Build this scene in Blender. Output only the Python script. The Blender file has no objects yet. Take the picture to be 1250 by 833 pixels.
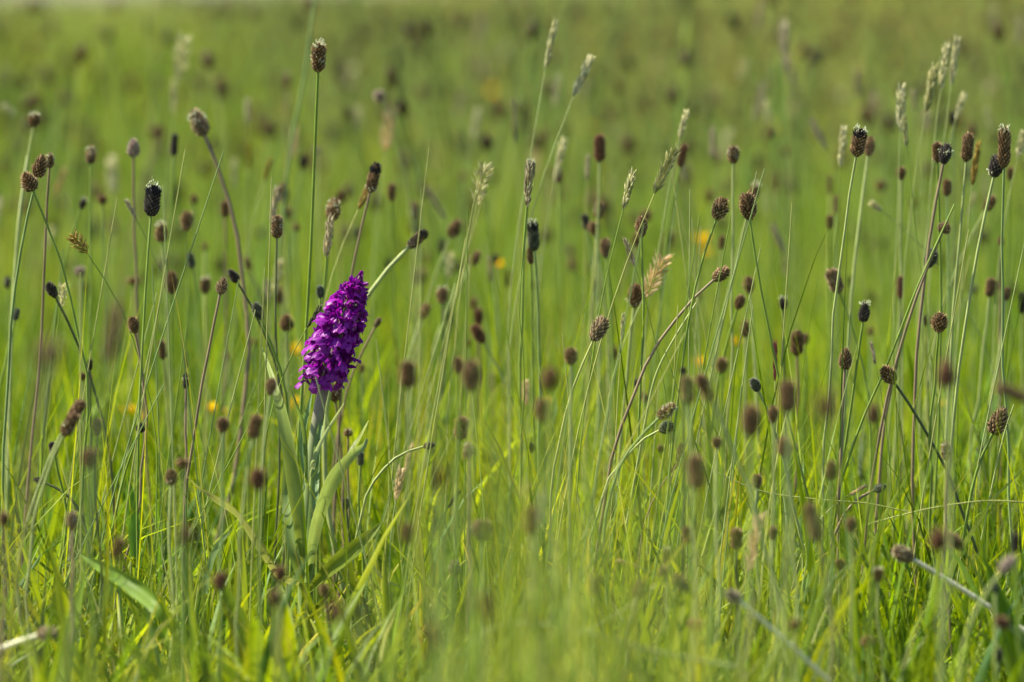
import bpy, math, random
import numpy as np
from mathutils import Vector, Matrix, Euler

R = math.radians
rnd = random.Random(7)
scene = bpy.context.scene
col = scene.collection

# ------------------------------------------------------------------ camera, sky, sun, exposure
EYE = 0.42                      # lens height over the ground at the orchid, metres
FPX = 1250 * 200 / 36            # focal length in photo pixels (200 mm lens)
HORIZON = -2.0                   # photo row of the true horizon
PITCH = math.atan((416.5 - HORIZON) / FPX)
FOCUS = 3.30

cam_d = bpy.data.cameras.new('camera'); cam = bpy.data.objects.new('camera', cam_d); col.objects.link(cam)
cam_d.lens = 200; cam_d.sensor_width = 36; cam_d.clip_start = 0.05; cam_d.clip_end = 40000
cam.location = (0, 0, EYE); cam.rotation_euler = (math.pi / 2 - PITCH, 0, 0)
cam_d.dof.use_dof = True; cam_d.dof.focus_distance = FOCUS; cam_d.dof.aperture_fstop = 7.6
scene.camera = cam

SUN_EL, SUN_AZ = 52, -78         # azimuth from +Y (view direction), negative = towards the left
world = bpy.data.worlds.new('World'); scene.world = world; world.use_nodes = True
wn = world.node_tree.nodes; wl = world.node_tree.links
sky = wn.new('ShaderNodeTexSky'); sky.sky_type = 'NISHITA'; sky.sun_disc = False
sky.sun_elevation = R(SUN_EL); sky.sun_rotation = R(SUN_AZ); sky.dust_density = 1.0; sky.air_density = 1.0; sky.ozone_density = 1.0
wl.new(sky.outputs[0], wn['Background'].inputs[0]); wn['Background'].inputs[1].default_value = 0.085
sun_d = bpy.data.lights.new('sun', 'SUN'); sun_d.energy = 4.8; sun_d.angle = R(0.6); sun_d.color = (1, 0.93, 0.76)
sun = bpy.data.objects.new('sun', sun_d); col.objects.link(sun)
sdir = Vector((math.sin(R(SUN_AZ)) * math.cos(R(SUN_EL)), math.cos(R(SUN_AZ)) * math.cos(R(SUN_EL)), math.sin(R(SUN_EL))))
sun.rotation_euler = sdir.to_track_quat('Z', 'Y').to_euler()
vs = scene.view_settings
vs.view_transform = 'Standard'; vs.look = 'None'; vs.gamma = 1; vs.exposure = 1.42
cy = scene.cycles
cy.use_denoising = True; cy.denoiser = 'OPENIMAGEDENOISE'
cy.max_bounces = 7; cy.diffuse_bounces = 4; cy.glossy_bounces = 2; cy.transmission_bounces = 5; cy.transparent_max_bounces = 8
cy.caustics_reflective = False; cy.caustics_refractive = False; cy.sample_clamp_indirect = 4

def P(x, y, d):
    """the place seen at photo pixel (x, y) at depth d metres"""
    f = Vector((0, math.cos(PITCH), -math.sin(PITCH))); u = Vector((0, math.sin(PITCH), math.cos(PITCH)))
    return Vector((0, 0, EYE)) + d * (f + Vector(((x - 625) / FPX, 0, 0)) - u * ((y - 416.5) / FPX))

def sstep(a, b, v):
    t = np.clip((v - a) / (b - a), 0, 1); return t * t * (3 - 2 * t)

def land(x, y):
    """height of the ground: level near the orchid, rising a little far off to the side, falling away past 130 m"""
    x = np.asarray(x, float); y = np.asarray(y, float)
    r = np.hypot(x, y); s = np.clip(x / np.maximum(y, 1), -1, 1)
    h = sstep(12, 90, r) * (0.25 + 2.0 * np.clip(s + 0.045, -0.04, 0.25)) * 1.0
    h = h + sstep(25, 60, r) * 0.05 * np.sin(x * 0.13 + 1) * np.cos(y * 0.05)
    return h - sstep(130, 420, r) * 5.0

# ------------------------------------------------------------------ materials
def nodes(name):
    m = bpy.data.materials.new(name); m.use_nodes = True
    nt = m.node_tree; nt.nodes.clear()
    return m, nt.nodes, nt.links

def leafy(name, color=None, attr=None, trans=0.4, rough=0.45, noise=0.25, nscale=150, tgain=1.5, warm=(1.25, 1.05, 0.5), spec=0.35,
          region=False, stripes=0.0, spots=None):
    m, n, l = nodes(name)
    out = n.new('ShaderNodeOutputMaterial'); bs = n.new('ShaderNodeBsdfPrincipled')
    tr = n.new('ShaderNodeBsdfTranslucent'); mx = n.new('ShaderNodeMixShader')
    mx.inputs[0].default_value = trans
    bs.inputs['Roughness'].default_value = rough; bs.inputs['Specular IOR Level'].default_value = spec
    if attr:
        a = n.new('ShaderNodeAttribute'); a.attribute_name = attr; src = a.outputs['Color']
    else:
        a = n.new('ShaderNodeRGB'); a.outputs[0].default_value = (*color, 1); src = a.outputs[0]
    tc = n.new('ShaderNodeTexCoord')
    if noise:
        nz = n.new('ShaderNodeTexNoise'); nz.inputs['Scale'].default_value = nscale; nz.inputs['Detail'].default_value = 3
        l.new(tc.outputs['Object'], nz.inputs['Vector'])
        mr = n.new('ShaderNodeMapRange'); mr.inputs['From Min'].default_value = 0.3; mr.inputs['From Max'].default_value = 0.7
        mr.inputs['To Min'].default_value = 1 - noise; mr.inputs['To Max'].default_value = 1 + noise
        l.new(nz.outputs['Fac'], mr.inputs['Value'])
        v = n.new('ShaderNodeVectorMath'); v.operation = 'MULTIPLY'; l.new(src, v.inputs[0]); l.new(mr.outputs[0], v.inputs[1]); src = v.outputs[0]
    if stripes:
        at = n.new('ShaderNodeAttribute'); at.attribute_name = 'across'
        w = n.new('ShaderNodeMath'); w.operation = 'SINE'; ml = n.new('ShaderNodeMath'); ml.operation = 'MULTIPLY'; ml.inputs[1].default_value = 60
        l.new(at.outputs['Fac'], ml.inputs[0]); l.new(ml.outputs[0], w.inputs[0])
        mr = n.new('ShaderNodeMapRange'); mr.inputs['From Min'].default_value = -1; mr.inputs['To Min'].default_value = 1 - stripes; mr.inputs['To Max'].default_value = 1 + stripes
        l.new(w.outputs[0], mr.inputs['Value'])
        v = n.new('ShaderNodeVectorMath'); v.operation = 'MULTIPLY'; l.new(src, v.inputs[0]); l.new(mr.outputs[0], v.inputs[1]); src = v.outputs[0]
        b = n.new('ShaderNodeBump'); b.inputs['Strength'].default_value = 0.35; b.inputs['Distance'].default_value = 0.0004
        l.new(w.outputs[0], b.inputs['Height']); l.new(b.outputs[0], bs.inputs['Normal'])
    if spots:
        vz = n.new('ShaderNodeTexVoronoi'); vz.inputs['Scale'].default_value = spots[0]; l.new(tc.outputs['Object'], vz.inputs['Vector'])
        mr = n.new('ShaderNodeMapRange'); mr.inputs['From Min'].default_value = 0.25; mr.inputs['From Max'].default_value = 0.4
        l.new(vz.outputs['Distance'], mr.inputs['Value'])
        mc = n.new('ShaderNodeMix'); mc.data_type = 'RGBA'; mc.inputs[6].default_value = (*spots[1], 1)
        l.new(mr.outputs[0], mc.inputs[0]); l.new(src, mc.inputs[7]); src = mc.outputs[2]
    if region:        # the sward's own drift from lush to drier kinds of grass, metres across
        g = n.new('ShaderNodeNewGeometry'); nz = n.new('ShaderNodeTexNoise'); nz.inputs['Scale'].default_value = 0.33; nz.inputs['Detail'].default_value = 2
        mp = n.new('ShaderNodeMapping'); mp.inputs['Location'].default_value = (3.1, 1.7, 0); mp.inputs['Scale'].default_value = (1.6, 0.5, 0)
        l.new(g.outputs['Position'], mp.inputs['Vector']); l.new(mp.outputs[0], nz.inputs['Vector'])
        cr = n.new('ShaderNodeValToRGB'); e = cr.color_ramp.elements
        e[0].position = 0.36; e[0].color = (0.72, 0.92, 0.8, 1); e[1].position = 0.64; e[1].color = (1.08, 1.08, 1.1, 1)
        l.new(nz.outputs['Fac'], cr.inputs[0])
        v = n.new('ShaderNodeVectorMath'); v.operation = 'MULTIPLY'; l.new(src, v.inputs[0]); l.new(cr.outputs[0], v.inputs[1]); src = v.outputs[0]
        n3 = n.new('ShaderNodeTexNoise'); n3.inputs['Scale'].default_value = 3.2; n3.inputs['Detail'].default_value = 3; l.new(g.outputs['Position'], n3.inputs['Vector'])
        c3 = n.new('ShaderNodeValToRGB'); e = c3.color_ramp.elements
        e[0].position = 0.36; e[0].color = (0.50, 0.68, 0.6, 1); e[1].position = 0.62; e[1].color = (1.3, 1.18, 1.0, 1)
        e = e.new(0.49); e.color = (0.92, 1.0, 0.9, 1)
        l.new(n3.outputs['Fac'], c3.inputs[0])
        v = n.new('ShaderNodeVectorMath'); v.operation = 'MULTIPLY'; l.new(src, v.inputs[0]); l.new(c3.outputs[0], v.inputs[1]); src = v.outputs[0]
    l.new(src, bs.inputs['Base Color'])
    v = n.new('ShaderNodeVectorMath'); v.operation = 'MULTIPLY'; v.inputs[1].default_value = tuple(tgain * w for w in warm)
    l.new(src, v.inputs[0]); l.new(v.outputs[0], tr.inputs['Color'])
    l.new(bs.outputs[0], mx.inputs[1]); l.new(tr.outputs[0], mx.inputs[2]); l.new(mx.outputs[0], out.inputs[0])
    return m

M_grass = leafy('grass', attr='tint', trans=0.42, rough=0.45, spec=0.16, tgain=1.7, noise=0.12, nscale=60, region=True)
M_stem = {k: leafy('stem_' + k, color=c, trans=0.12, rough=0.5, noise=0.2, nscale=90, tgain=1.2, spec=0.3) for k, c in
          {'G': (0.17, 0.25, 0.03), 'P': (0.31, 0.36, 0.12), 'R': (0.22, 0.16, 0.09), 'D': (0.08, 0.10, 0.03), 'B': (0.19, 0.27, 0.08), 'Y': (0.34, 0.36, 0.10), 'W': (0.74, 0.72, 0.50)}.items()}
M_head = leafy('seed_head', attr='tint', trans=0.16, rough=0.7, noise=0.3, nscale=6, tgain=1.2, warm=(1.2, 1, 0.8), spec=0.15)
M_spike = leafy('grass_seed', attr='tint', trans=0.35, rough=0.5, noise=0.2, nscale=8, tgain=1.3, warm=(1.1, 1, 0.7), spec=0.3)
M_anther = leafy('anther', color=(0.72, 0.74, 0.55), trans=0.4, rough=0.6, noise=0.1, tgain=1.0, warm=(1, 1, 0.85))
M_petal = leafy('orchid_petal', attr='tint', trans=0.34, rough=0.38, noise=0.25, nscale=260, tgain=1.3, warm=(1.25, 0.8, 1.1), spec=0.2)
M_lip = leafy('orchid_lip', attr='tint', trans=0.34, rough=0.4, noise=0.2, nscale=200, tgain=1.3, warm=(1.25, 0.8, 1.15), spec=0.2, spots=(6.5, (0.11, 0.004, 0.13)))
M_ovary = leafy('orchid_ovary', color=(0.12, 0.06, 0.07), trans=0.15, rough=0.5)
M_oleaf = leafy('orchid_leaf', attr='tint', trans=0.34, rough=0.4, noise=0.18, nscale=45, tgain=1.35, warm=(1.15, 1.05, 0.6), spec=0.35, stripes=0.2)
M_ostem = leafy('orchid_stem', attr='tint', trans=0.1, rough=0.45, noise=0.15, nscale=60)
M_yellow = leafy('buttercup_petal', color=(0.80, 0.56, 0.01), trans=0.35, rough=0.25, noise=0.08, tgain=1.1, warm=(1.1, 1, 0.5), spec=0.6)

def ground_mat():
    m, n, l = nodes('meadow_ground')
    out = n.new('ShaderNodeOutputMaterial'); bs = n.new('ShaderNodeBsdfPrincipled'); bs.inputs['Roughness'].default_value = 0.95
    g = n.new('ShaderNodeNewGeometry'); nz = n.new('ShaderNodeTexNoise'); nz.inputs['Scale'].default_value = 14; nz.inputs['Detail'].default_value = 8
    l.new(g.outputs['Position'], nz.inputs['Vector'])
    cr = n.new('ShaderNodeValToRGB'); e = cr.color_ramp.elements
    e[0].position = 0.35; e[0].color = (0.035, 0.045, 0.014, 1); e[1].position = 0.65; e[1].color = (0.075, 0.11, 0.025, 1)
    l.new(nz.outputs['Fac'], cr.inputs[0])
    # far off, where single blades are not built, the sheet has the colour of the sward itself
    ln = n.new('ShaderNodeVectorMath'); ln.operation = 'LENGTH'; l.new(g.outputs['Position'], ln.inputs[0])
    mr = n.new('ShaderNodeMapRange'); mr.inputs['From Min'].default_value = 20; mr.inputs['From Max'].default_value = 90; l.new(ln.outputs['Value'], mr.inputs['Value'])
    n2 = n.new('ShaderNodeTexNoise'); n2.inputs['Scale'].default_value = 0.25; n2.inputs['Detail'].default_value = 5; l.new(g.outputs['Position'], n2.inputs['Vector'])
    c2 = n.new('ShaderNodeValToRGB'); e = c2.color_ramp.elements
    e[0].position = 0.35; e[0].color = (0.12, 0.18, 0.04, 1); e[1].position = 0.65; e[1].color = (0.19, 0.22, 0.09, 1)
    l.new(n2.outputs['Fac'], c2.inputs[0])
    mx = n.new('ShaderNodeMix'); mx.data_type = 'RGBA'; l.new(mr.outputs[0], mx.inputs[0]); l.new(cr.outputs[0], mx.inputs[6]); l.new(c2.outputs[0], mx.inputs[7])
    l.new(mx.outputs[2], bs.inputs['Base Color'])
    b = n.new('ShaderNodeBump'); b.inputs['Distance'].default_value = 0.01; l.new(nz.outputs['Fac'], b.inputs['Height']); l.new(b.outputs[0], bs.inputs['Normal'])
    l.new(bs.outputs[0], out.inputs[0])
    return m
M_ground = ground_mat()

# ------------------------------------------------------------------ helpers
def mesh_np(name, verts, faces, mat, tint=None, smooth=True, across=None):
    """faces: list of int arrays (k, n) with n corners each"""
    me = bpy.data.meshes.new(name)
    verts = np.asarray(verts, np.float32)
    me.vertices.add(len(verts)); me.vertices.foreach_set('co', verts.ravel())
    loops = np.concatenate([f.ravel() for f in faces]).astype(np.int32)
    tot = np.concatenate([np.full(len(f), f.shape[1]) for f in faces]).astype(np.int32)
    start = np.concatenate([[0], np.cumsum(tot)[:-1]]).astype(np.int32)
    me.loops.add(len(loops)); me.loops.foreach_set('vertex_index', loops)
    me.polygons.add(len(tot)); me.polygons.foreach_set('loop_start', start); me.polygons.foreach_set('loop_total', tot)
    me.polygons.foreach_set('use_smooth', np.full(len(tot), smooth))
    me.update(calc_edges=True)
    if tint is not None:
        a = me.attributes.new('tint', 'FLOAT_COLOR', 'POINT')
        t = np.ones((len(verts), 4), np.float32); t[:, :3] = tint; a.data.foreach_set('color', t.ravel())
    if across is not None:
        a = me.attributes.new('across', 'FLOAT', 'POINT'); a.data.foreach_set('value', np.asarray(across, np.float32))
    me.materials.append(mat)
    return me

def link(name, data, parent=None, loc=None):
    o = bpy.data.objects.new(name, data); col.objects.link(o)
    if parent is not None: o.parent = parent
    if loc is not None: o.location = loc
    return o

def tag(o, label=None, cat=None, group=None, kind=None):
    if label: o['label'] = label
    if cat: o['category'] = cat
    if group: o['group'] = group
    if kind: o['kind'] = kind
    return o

def thing(name, loc, label, cat, group=None):
    return tag(link(name, None, None, loc), label, cat, group)

class Bag:
    """collects verts, faces and tints of several shapes into one mesh"""
    def __init__(s): s.v, s.q, s.t, s.c, s.n = [], [], [], [], 0
    def add(s, v, quads=None, tris=None, tint=(1, 1, 1)):
        v = np.asarray(v, float); s.v.append(v)
        if quads is not None and len(quads): s.q.append(np.asarray(quads) + s.n)
        if tris is not None and len(tris): s.t.append(np.asarray(tris) + s.n)
        c = np.asarray(tint, float); s.c.append(np.tile(c, (len(v), 1)) if c.ndim == 1 else c); s.n += len(v)
    def mesh(s, name, mat, smooth=True):
        f = []
        if s.q: f.append(np.concatenate(s.q))
        if s.t: f.append(np.concatenate(s.t))
        return mesh_np(name, np.concatenate(s.v), f, mat, np.concatenate(s.c), smooth)

def tube(pts, radii, sides=6):
    """verts and quads of a tapering tube through pts"""
    pts = [Vector(p) for p in pts]; n = len(pts); vs_ = []
    ref = Vector((0, 1, 0.1)).normalized()
    for i, p in enumerate(pts):
        t = (pts[min(i + 1, n - 1)] - pts[max(i - 1, 0)]).normalized()
        a = t.cross(ref); a = a.normalized() if a.length > 1e-4 else Vector((1, 0, 0)); b = t.cross(a)
        r = radii[i] if hasattr(radii, '__len__') else radii
        for k in range(sides):
            w = 2 * math.pi * k / sides; vs_.append(p + (a * math.cos(w) + b * math.sin(w)) * r)
    q = [[i * sides + k, i * sides + (k + 1) % sides, (i + 1) * sides + (k + 1) % sides, (i + 1) * sides + k] for i in range(n - 1) for k in range(sides)]
    return np.array([tuple(v) for v in vs_]), np.array(q)

def bez(p0, p1, p2, n):
    return [p0 * (1 - t) ** 2 + p1 * 2 * t * (1 - t) + p2 * t * t for t in [i / (n - 1) for i in range(n)]]

# ------------------------------------------------------------------ the land
def build_ground():
    rr = np.concatenate([np.linspace(0, 12, 13), np.geomspace(14, 1600, 46)]); na = 128
    ang = np.linspace(0, 2 * np.pi, na, endpoint=False)
    X = np.concatenate([[0], (rr[1:, None] * np.sin(ang)).ravel()]); Y = np.concatenate([[0], (rr[1:, None] * np.cos(ang)).ravel()])
    V = np.stack([X, Y, land(X, Y)], 1)
    tr = np.array([[0, 1 + (k + 1) % na, 1 + k] for k in range(na)]); q = []
    for i in range(len(rr) - 2):
        a = 1 + i * na; b = a + na
        k = np.arange(na); k2 = (k + 1) % na; q.append(np.stack([a + k, a + k2, b + k2, b + k], 1))
    o = link('ground', mesh_np('ground', V, [np.concatenate(q), tr], M_ground)); tag(o, kind='structure')
build_ground()

def build_sea():
    m, n, l = nodes('sea_water'); out = n.new('ShaderNodeOutputMaterial'); bs = n.new('ShaderNodeBsdfPrincipled')
    bs.inputs['Base Color'].default_value = (0.05, 0.10, 0.13, 1); bs.inputs['Roughness'].default_value = 0.25
    g = n.new('ShaderNodeNewGeometry'); nz = n.new('ShaderNodeTexNoise'); nz.inputs['Scale'].default_value = 0.2; l.new(g.outputs['Position'], nz.inputs['Vector'])
    b = n.new('ShaderNodeBump'); b.inputs['Distance'].default_value = 0.3; l.new(nz.outputs['Fac'], b.inputs['Height']); l.new(b.outputs[0], bs.inputs['Normal'])
    l.new(bs.outputs[0], out.inputs[0])
    rr = [60, 1000, 6000, 30000]; na = 64; V = [(0, 0, -3.4)]
    for r_ in rr: V += [(r_ * math.sin(2 * math.pi * k / na), r_ * math.cos(2 * math.pi * k / na), -3.4) for k in range(na)]
    tr = np.array([[0, 1 + (k + 1) % na, 1 + k] for k in range(na)]); q = []
    for i in range(len(rr) - 1):
        for k in range(na): a = 1 + i * na; q.append([a + k, a + (k + 1) % na, a + na + (k + 1) % na, a + na + k])
    tag(link('sea', mesh_np('sea', V, [np.array(q), tr], m)), kind='structure')
build_sea()

# ------------------------------------------------------------------ grass patches, scattered
NR = np.random.default_rng(11)
PAL = {'yellow': (0.24, 0.27, 0.004), 'green': (0.14, 0.19, 0.004), 'deep': (0.05, 0.095, 0.006), 'blue': (0.14, 0.20, 0.06),
       'olive': (0.20, 0.21, 0.05), 'straw': (0.42, 0.36, 0.16), 'brown': (0.11, 0.06, 0.035), 'pale': (0.34, 0.37, 0.13)}

def blades(bag, n, half, length, width, lean, curl, pal, segs=5, twist=0.6, z0=0.0, centre=None, az=None):
    """n grass blades on a square of half-size `half`: bent, folded along the midrib, tapering"""
    k = segs + 1
    base = NR.uniform(-half, half, (n, 2)) if centre is None else centre + NR.normal(0, half, (n, 2))
    L = NR.uniform(*length, n) * NR.uniform(0.75, 1.1, n); w0 = NR.uniform(*width, n) * 0.5
    phi = NR.uniform(0, 2 * np.pi, n) if az is None else NR.normal(az[0], az[1], n)
    th0 = np.abs(NR.normal(0, lean, n)); cu = NR.normal(curl, curl * 0.6, n)
    t = np.linspace(0, 1, k)
    th = th0[:, None] + cu[:, None] * t[None] ** 1.6
    ds = L[:, None] / segs
    h = np.concatenate([np.zeros((n, 1)), np.cumsum(np.sin(th[:, :-1]) * ds, 1)], 1)
    z = np.concatenate([np.zeros((n, 1)), np.cumsum(np.cos(th[:, :-1]) * ds, 1)], 1) + z0
    side = phi + np.pi / 2 + NR.normal(0, twist, n); tw = NR.normal(0, 0.8, n)
    sa = side[:, None] + tw[:, None] * t[None]
    wid = w0[:, None] * np.minimum(1, (1 - t[None]) * 1.9 + 0.02) ** 0.8
    C = np.stack([base[:, 0:1] + np.cos(phi)[:, None] * h, base[:, 1:2] + np.sin(phi)[:, None] * h, z], 2)
    S = np.stack([np.cos(sa), np.sin(sa), np.zeros_like(sa)], 2) * wid[:, :, None]
    N = np.stack([-np.cos(phi)[:, None] * np.cos(th), -np.sin(phi)[:, None] * np.cos(th), np.sin(th)], 2) * wid[:, :, None] * 0.45
    V = np.stack([C - S, C + N, C + S], 2).reshape(-1, 3)          # n, k, 3
    i = np.arange(n)[:, None] * k * 3; s = np.arange(segs)[None] * 3; b = (i + s).ravel()
    q = np.concatenate([np.stack([b, b + 1, b + 4, b + 3], 1), np.stack([b + 1, b + 2, b + 5, b + 4], 1)])
    names = list(pal); p = np.array([pal[x] for x in names], float); p /= p.sum()
    c = np.array([PAL[x] for x in names])[NR.choice(len(names), n, p=p)] * NR.uniform(0.6, 1.35, (n, 1)) * NR.uniform(0.93, 1.07, (n, 3))
    cc = np.repeat(c[:, None], k, 1)
    dry = (NR.random(n) < 0.12)[:, None] * np.clip((t - 0.72) * 3.5, 0, 1)[None]          # withered tips
    cc = cc * (1 - dry[..., None]) + np.array([0.33, 0.25, 0.09]) * dry[..., None]
    bag.add(V, quads=q, tint=np.repeat(cc.reshape(-1, 3), 3, 0))

def lances(bag, n, half, length, width, pal, lean=0.7):
    """rosettes of broad ribbed plantain leaves"""
    for _ in range(n):
        c = NR.uniform(-half, half, 2); m = int(NR.integers(4, 8))
        k = 7; t = np.linspace(0, 1, k); col_ = np.array(PAL[pal[int(NR.integers(len(pal)))]])
        for j in range(m):
            phi = NR.uniform(0, 2 * np.pi); L = NR.uniform(*length); w = NR.uniform(*width) / 2; th = NR.uniform(0.15, lean) + NR.uniform(0, 0.6) * t
            h = np.concatenate([[0], np.cumsum(np.sin(th[:-1]) * L / (k - 1))]); z = np.concatenate([[0], np.cumsum(np.cos(th[:-1]) * L / (k - 1))])
            wd = w * np.sin(np.pi * np.clip(t * 0.93 + 0.07, 0, 1) ** 0.9) ** 0.8 + 0.0004
            C = np.stack([c[0] + np.cos(phi) * h, c[1] + np.sin(phi) * h, z], 1)
            S = np.array([-np.sin(phi), np.cos(phi), 0]); Nn = np.stack([-np.cos(phi) * np.cos(th), -np.sin(phi) * np.cos(th), np.sin(th)], 1)
            offs = np.array([-1, -0.5, 0, 0.5, 1.0]); fold = np.array([0, 0.22, 0.38, 0.22, 0]) + 0.0
            V = C[:, None] + S[None, None] * (offs[None, :, None] * wd[:, None, None]) - Nn[:, None] * (fold[None, :, None] - 0.0) * wd[:, None, None]
            V = V.reshape(-1, 3)
            q = [[a * 5 + b, a * 5 + b + 1, a * 5 + b + 6, a * 5 + b + 5] for a in range(k - 1) for b in range(4)]
            bag.add(V, quads=q, tint=col_ * NR.uniform(0.8, 1.25))

def ellip(c, r, h, d, seg=6, rings=4):
    """verts and faces of a small lens-shaped grain at c, radius r, length h along d"""
    d = Vector(d).normalized(); a = d.orthogonal().normalized(); b = d.cross(a); V = []
    for i in range(rings + 1):
        t = i / rings; rr_ = r * max(math.sin(math.pi * (0.04 + 0.92 * t)), 0.05)
        for k in range(seg):
            w = 2 * math.pi * k / seg; V.append(tuple(Vector(c) + d * h * t + (a * math.cos(w) + b * math.sin(w)) * rr_))
    q = [[i * seg + k, i * seg + (k + 1) % seg, (i + 1) * seg + (k + 1) % seg, (i + 1) * seg + k] for i in range(rings) for k in range(seg)]
    return V, q

def stalks(bag, n, half, height, colours):
    """far-off stems with a seed head, for the mass beyond those that can be told apart"""
    for _ in range(n):
        x, y = NR.uniform(-half, half, 2); h = NR.uniform(*height); lx, ly = NR.normal(0, 0.12 * h, 2)
        V, q = tube(bez(Vector((x, y, 0)), Vector((x, y, h * 0.5)), Vector((x + lx, y + ly, h)), 4), 0.0011, 4)
        bag.add(V, quads=q, tint=np.array(PAL['pale']) * NR.uniform(0.6, 1.1))
        cc = colours[int(NR.integers(len(colours)))]; d = Vector((lx, ly, h * 0.6))
        if cc == 'pale' or cc == 'straw': V, q = ellip((x + lx, y + ly, h), 0.0026, NR.uniform(0.02, 0.035), d, 5, 4)
        else: V, q = ellip((x + lx, y + ly, h), 0.0052, NR.uniform(0.012, 0.021), d, 6, 4)
        bag.add(V, quads=q, tint=np.array(PAL[cc]) * NR.uniform(0.7, 1.2))

def patch_collection(name, makers):
    c = bpy.data.collections.new(name)
    for i, mk in enumerate(makers):
        b = Bag(); mk(b)
        o = bpy.data.objects.new('%s_patch_%02d' % (name, i), b.mesh(name, M_grass)); c.objects.link(o)
    return c

def scatter(name, coll, pts, scl, rot, idx, label, cat):
    """one object whose geometry nodes set a patch of the collection on every point"""
    me = bpy.data.meshes.new(name); me.vertices.add(len(pts)); me.vertices.foreach_set('co', np.asarray(pts, np.float32).ravel())
    for nm, ty, dat, key in (('scl', 'FLOAT_VECTOR', scl, 'vector'), ('rot', 'FLOAT_VECTOR', rot, 'vector'), ('idx', 'INT', idx, 'value')):
        a = me.attributes.new(nm, ty, 'POINT'); a.data.foreach_set(key, np.asarray(dat, np.int32 if ty == 'INT' else np.float32).ravel())
    o = link(name, me); tag(o, label, cat, kind='stuff')
    ng = bpy.data.node_groups.new(name, 'GeometryNodeTree')
    ng.interface.new_socket('Geometry', in_out='INPUT', socket_type='NodeSocketGeometry'); ng.interface.new_socket('Geometry', in_out='OUTPUT', socket_type='NodeSocketGeometry')
    n, l = ng.nodes, ng.links
    gi, go = n.new('NodeGroupInput'), n.new('NodeGroupOutput')
    ci = n.new('GeometryNodeCollectionInfo'); ci.inputs['Collection'].default_value = coll; ci.inputs['Separate Children'].default_value = True; ci.inputs['Reset Children'].default_value = True
    ip = n.new('GeometryNodeInstanceOnPoints'); ip.inputs['Pick Instance'].default_value = True
    def at(nm, ty):
        a = n.new('GeometryNodeInputNamedAttribute'); a.data_type = ty; a.inputs['Name'].default_value = nm; return a.outputs[0]
    er = n.new('FunctionNodeEulerToRotation')
    l.new(gi.outputs[0], ip.inputs['Points']); l.new(ci.outputs[0], ip.inputs['Instance']); l.new(at('idx', 'INT'), ip.inputs['Instance Index'])
    l.new(at('rot', 'FLOAT_VECTOR'), er.inputs[0]); l.new(er.outputs[0], ip.inputs['Rotation']); l.new(at('scl', 'FLOAT_VECTOR'), ip.inputs['Scale'])
    l.new(ip.outputs[0], go.inputs[0])
    o.modifiers.new('scatter', 'NODES').node_group = ng
    return o

def grid(d0, d1, step, k, m, jit=0.35):
    """jittered points over the ground from d0 to d1 in front, half-width k*d+m"""
    P_ = []
    y = d0
    while y < d1:
        w = k * y + m; xs = np.arange(-w, w, step); xs = xs + NR.uniform(-jit, jit, len(xs)) * step
        ys = y + NR.uniform(-jit, jit, len(xs)) * step; P_.append(np.stack([xs, ys], 1)); y += step
    p = np.concatenate(P_); return np.column_stack([p, land(p[:, 0], p[:, 1])])

def rots(n): return np.column_stack([np.zeros(n), np.zeros(n), NR.uniform(0, 2 * np.pi, n)])
def scl(n, s, z=None, v=0.15):
    a = NR.uniform(1 - v, 1 + v, n); return np.column_stack([a * s, a * s, a * (z or s) * NR.uniform(0.85, 1.15, n)])

TURF = {'yellow': 4, 'green': 5, 'deep': 3.5, 'blue': 1.0, 'olive': 0.8, 'straw': 0.4, 'brown': 0.2}
def turf(b):
    blades(b, 250, 0.16, (0.05, 0.12), (0.0018, 0.0046), 0.48, 0.7, TURF, twist=0.9)
    blades(b, 90, 0.16, (0.08, 0.16), (0.003, 0.0058), 0.34, 0.7, {'yellow': 4, 'green': 4, 'blue': 1, 'deep': 1}, twist=0.9)
    blades(b, 60, 0.16, (0.03, 0.10), (0.001, 0.002), 0.9, 0.5, {'straw': 3, 'olive': 2, 'brown': 1})
    blades(b, 60, 0.16, (0.10, 0.18), (0.001, 0.0022), 0.38, 0.6, {'yellow': 3, 'green': 4, 'deep': 1, 'olive': 1, 'straw': 0.4}, segs=6)
def thatch(b):
    blades(b, 150, 0.16, (0.02, 0.06), (0.002, 0.004), 0.7, 0.7, {'deep': 2, 'green': 4, 'yellow': 1.5, 'straw': 0.6, 'brown': 0.5})
    lances(b, 2, 0.13, (0.05, 0.10), (0.010, 0.018), ['green', 'yellow', 'deep'])
def broad(b):
    lances(b, 3, 0.13, (0.06, 0.13), (0.010, 0.020), ['green', 'yellow'], 0.6)
def culms(b):
    blades(b, 26, 0.16, (0.15, 0.27), (0.0008, 0.0016), 0.2, 0.3, {'green': 4, 'blue': 1.5, 'pale': 2, 'yellow': 3, 'olive': 1, 'straw': 0.2}, segs=7)
    blades(b, 18, 0.16, (0.11, 0.18), (0.0016, 0.003), 0.16, 0.35, {'green': 3, 'yellow': 3, 'blue': 1}, segs=6)
C_turf = patch_collection('turf', [turf] * 8); C_that = patch_collection('low_growth', [thatch] * 5 + [broad] * 2); C_culm = patch_collection('culm', [culms] * 8)

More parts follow.
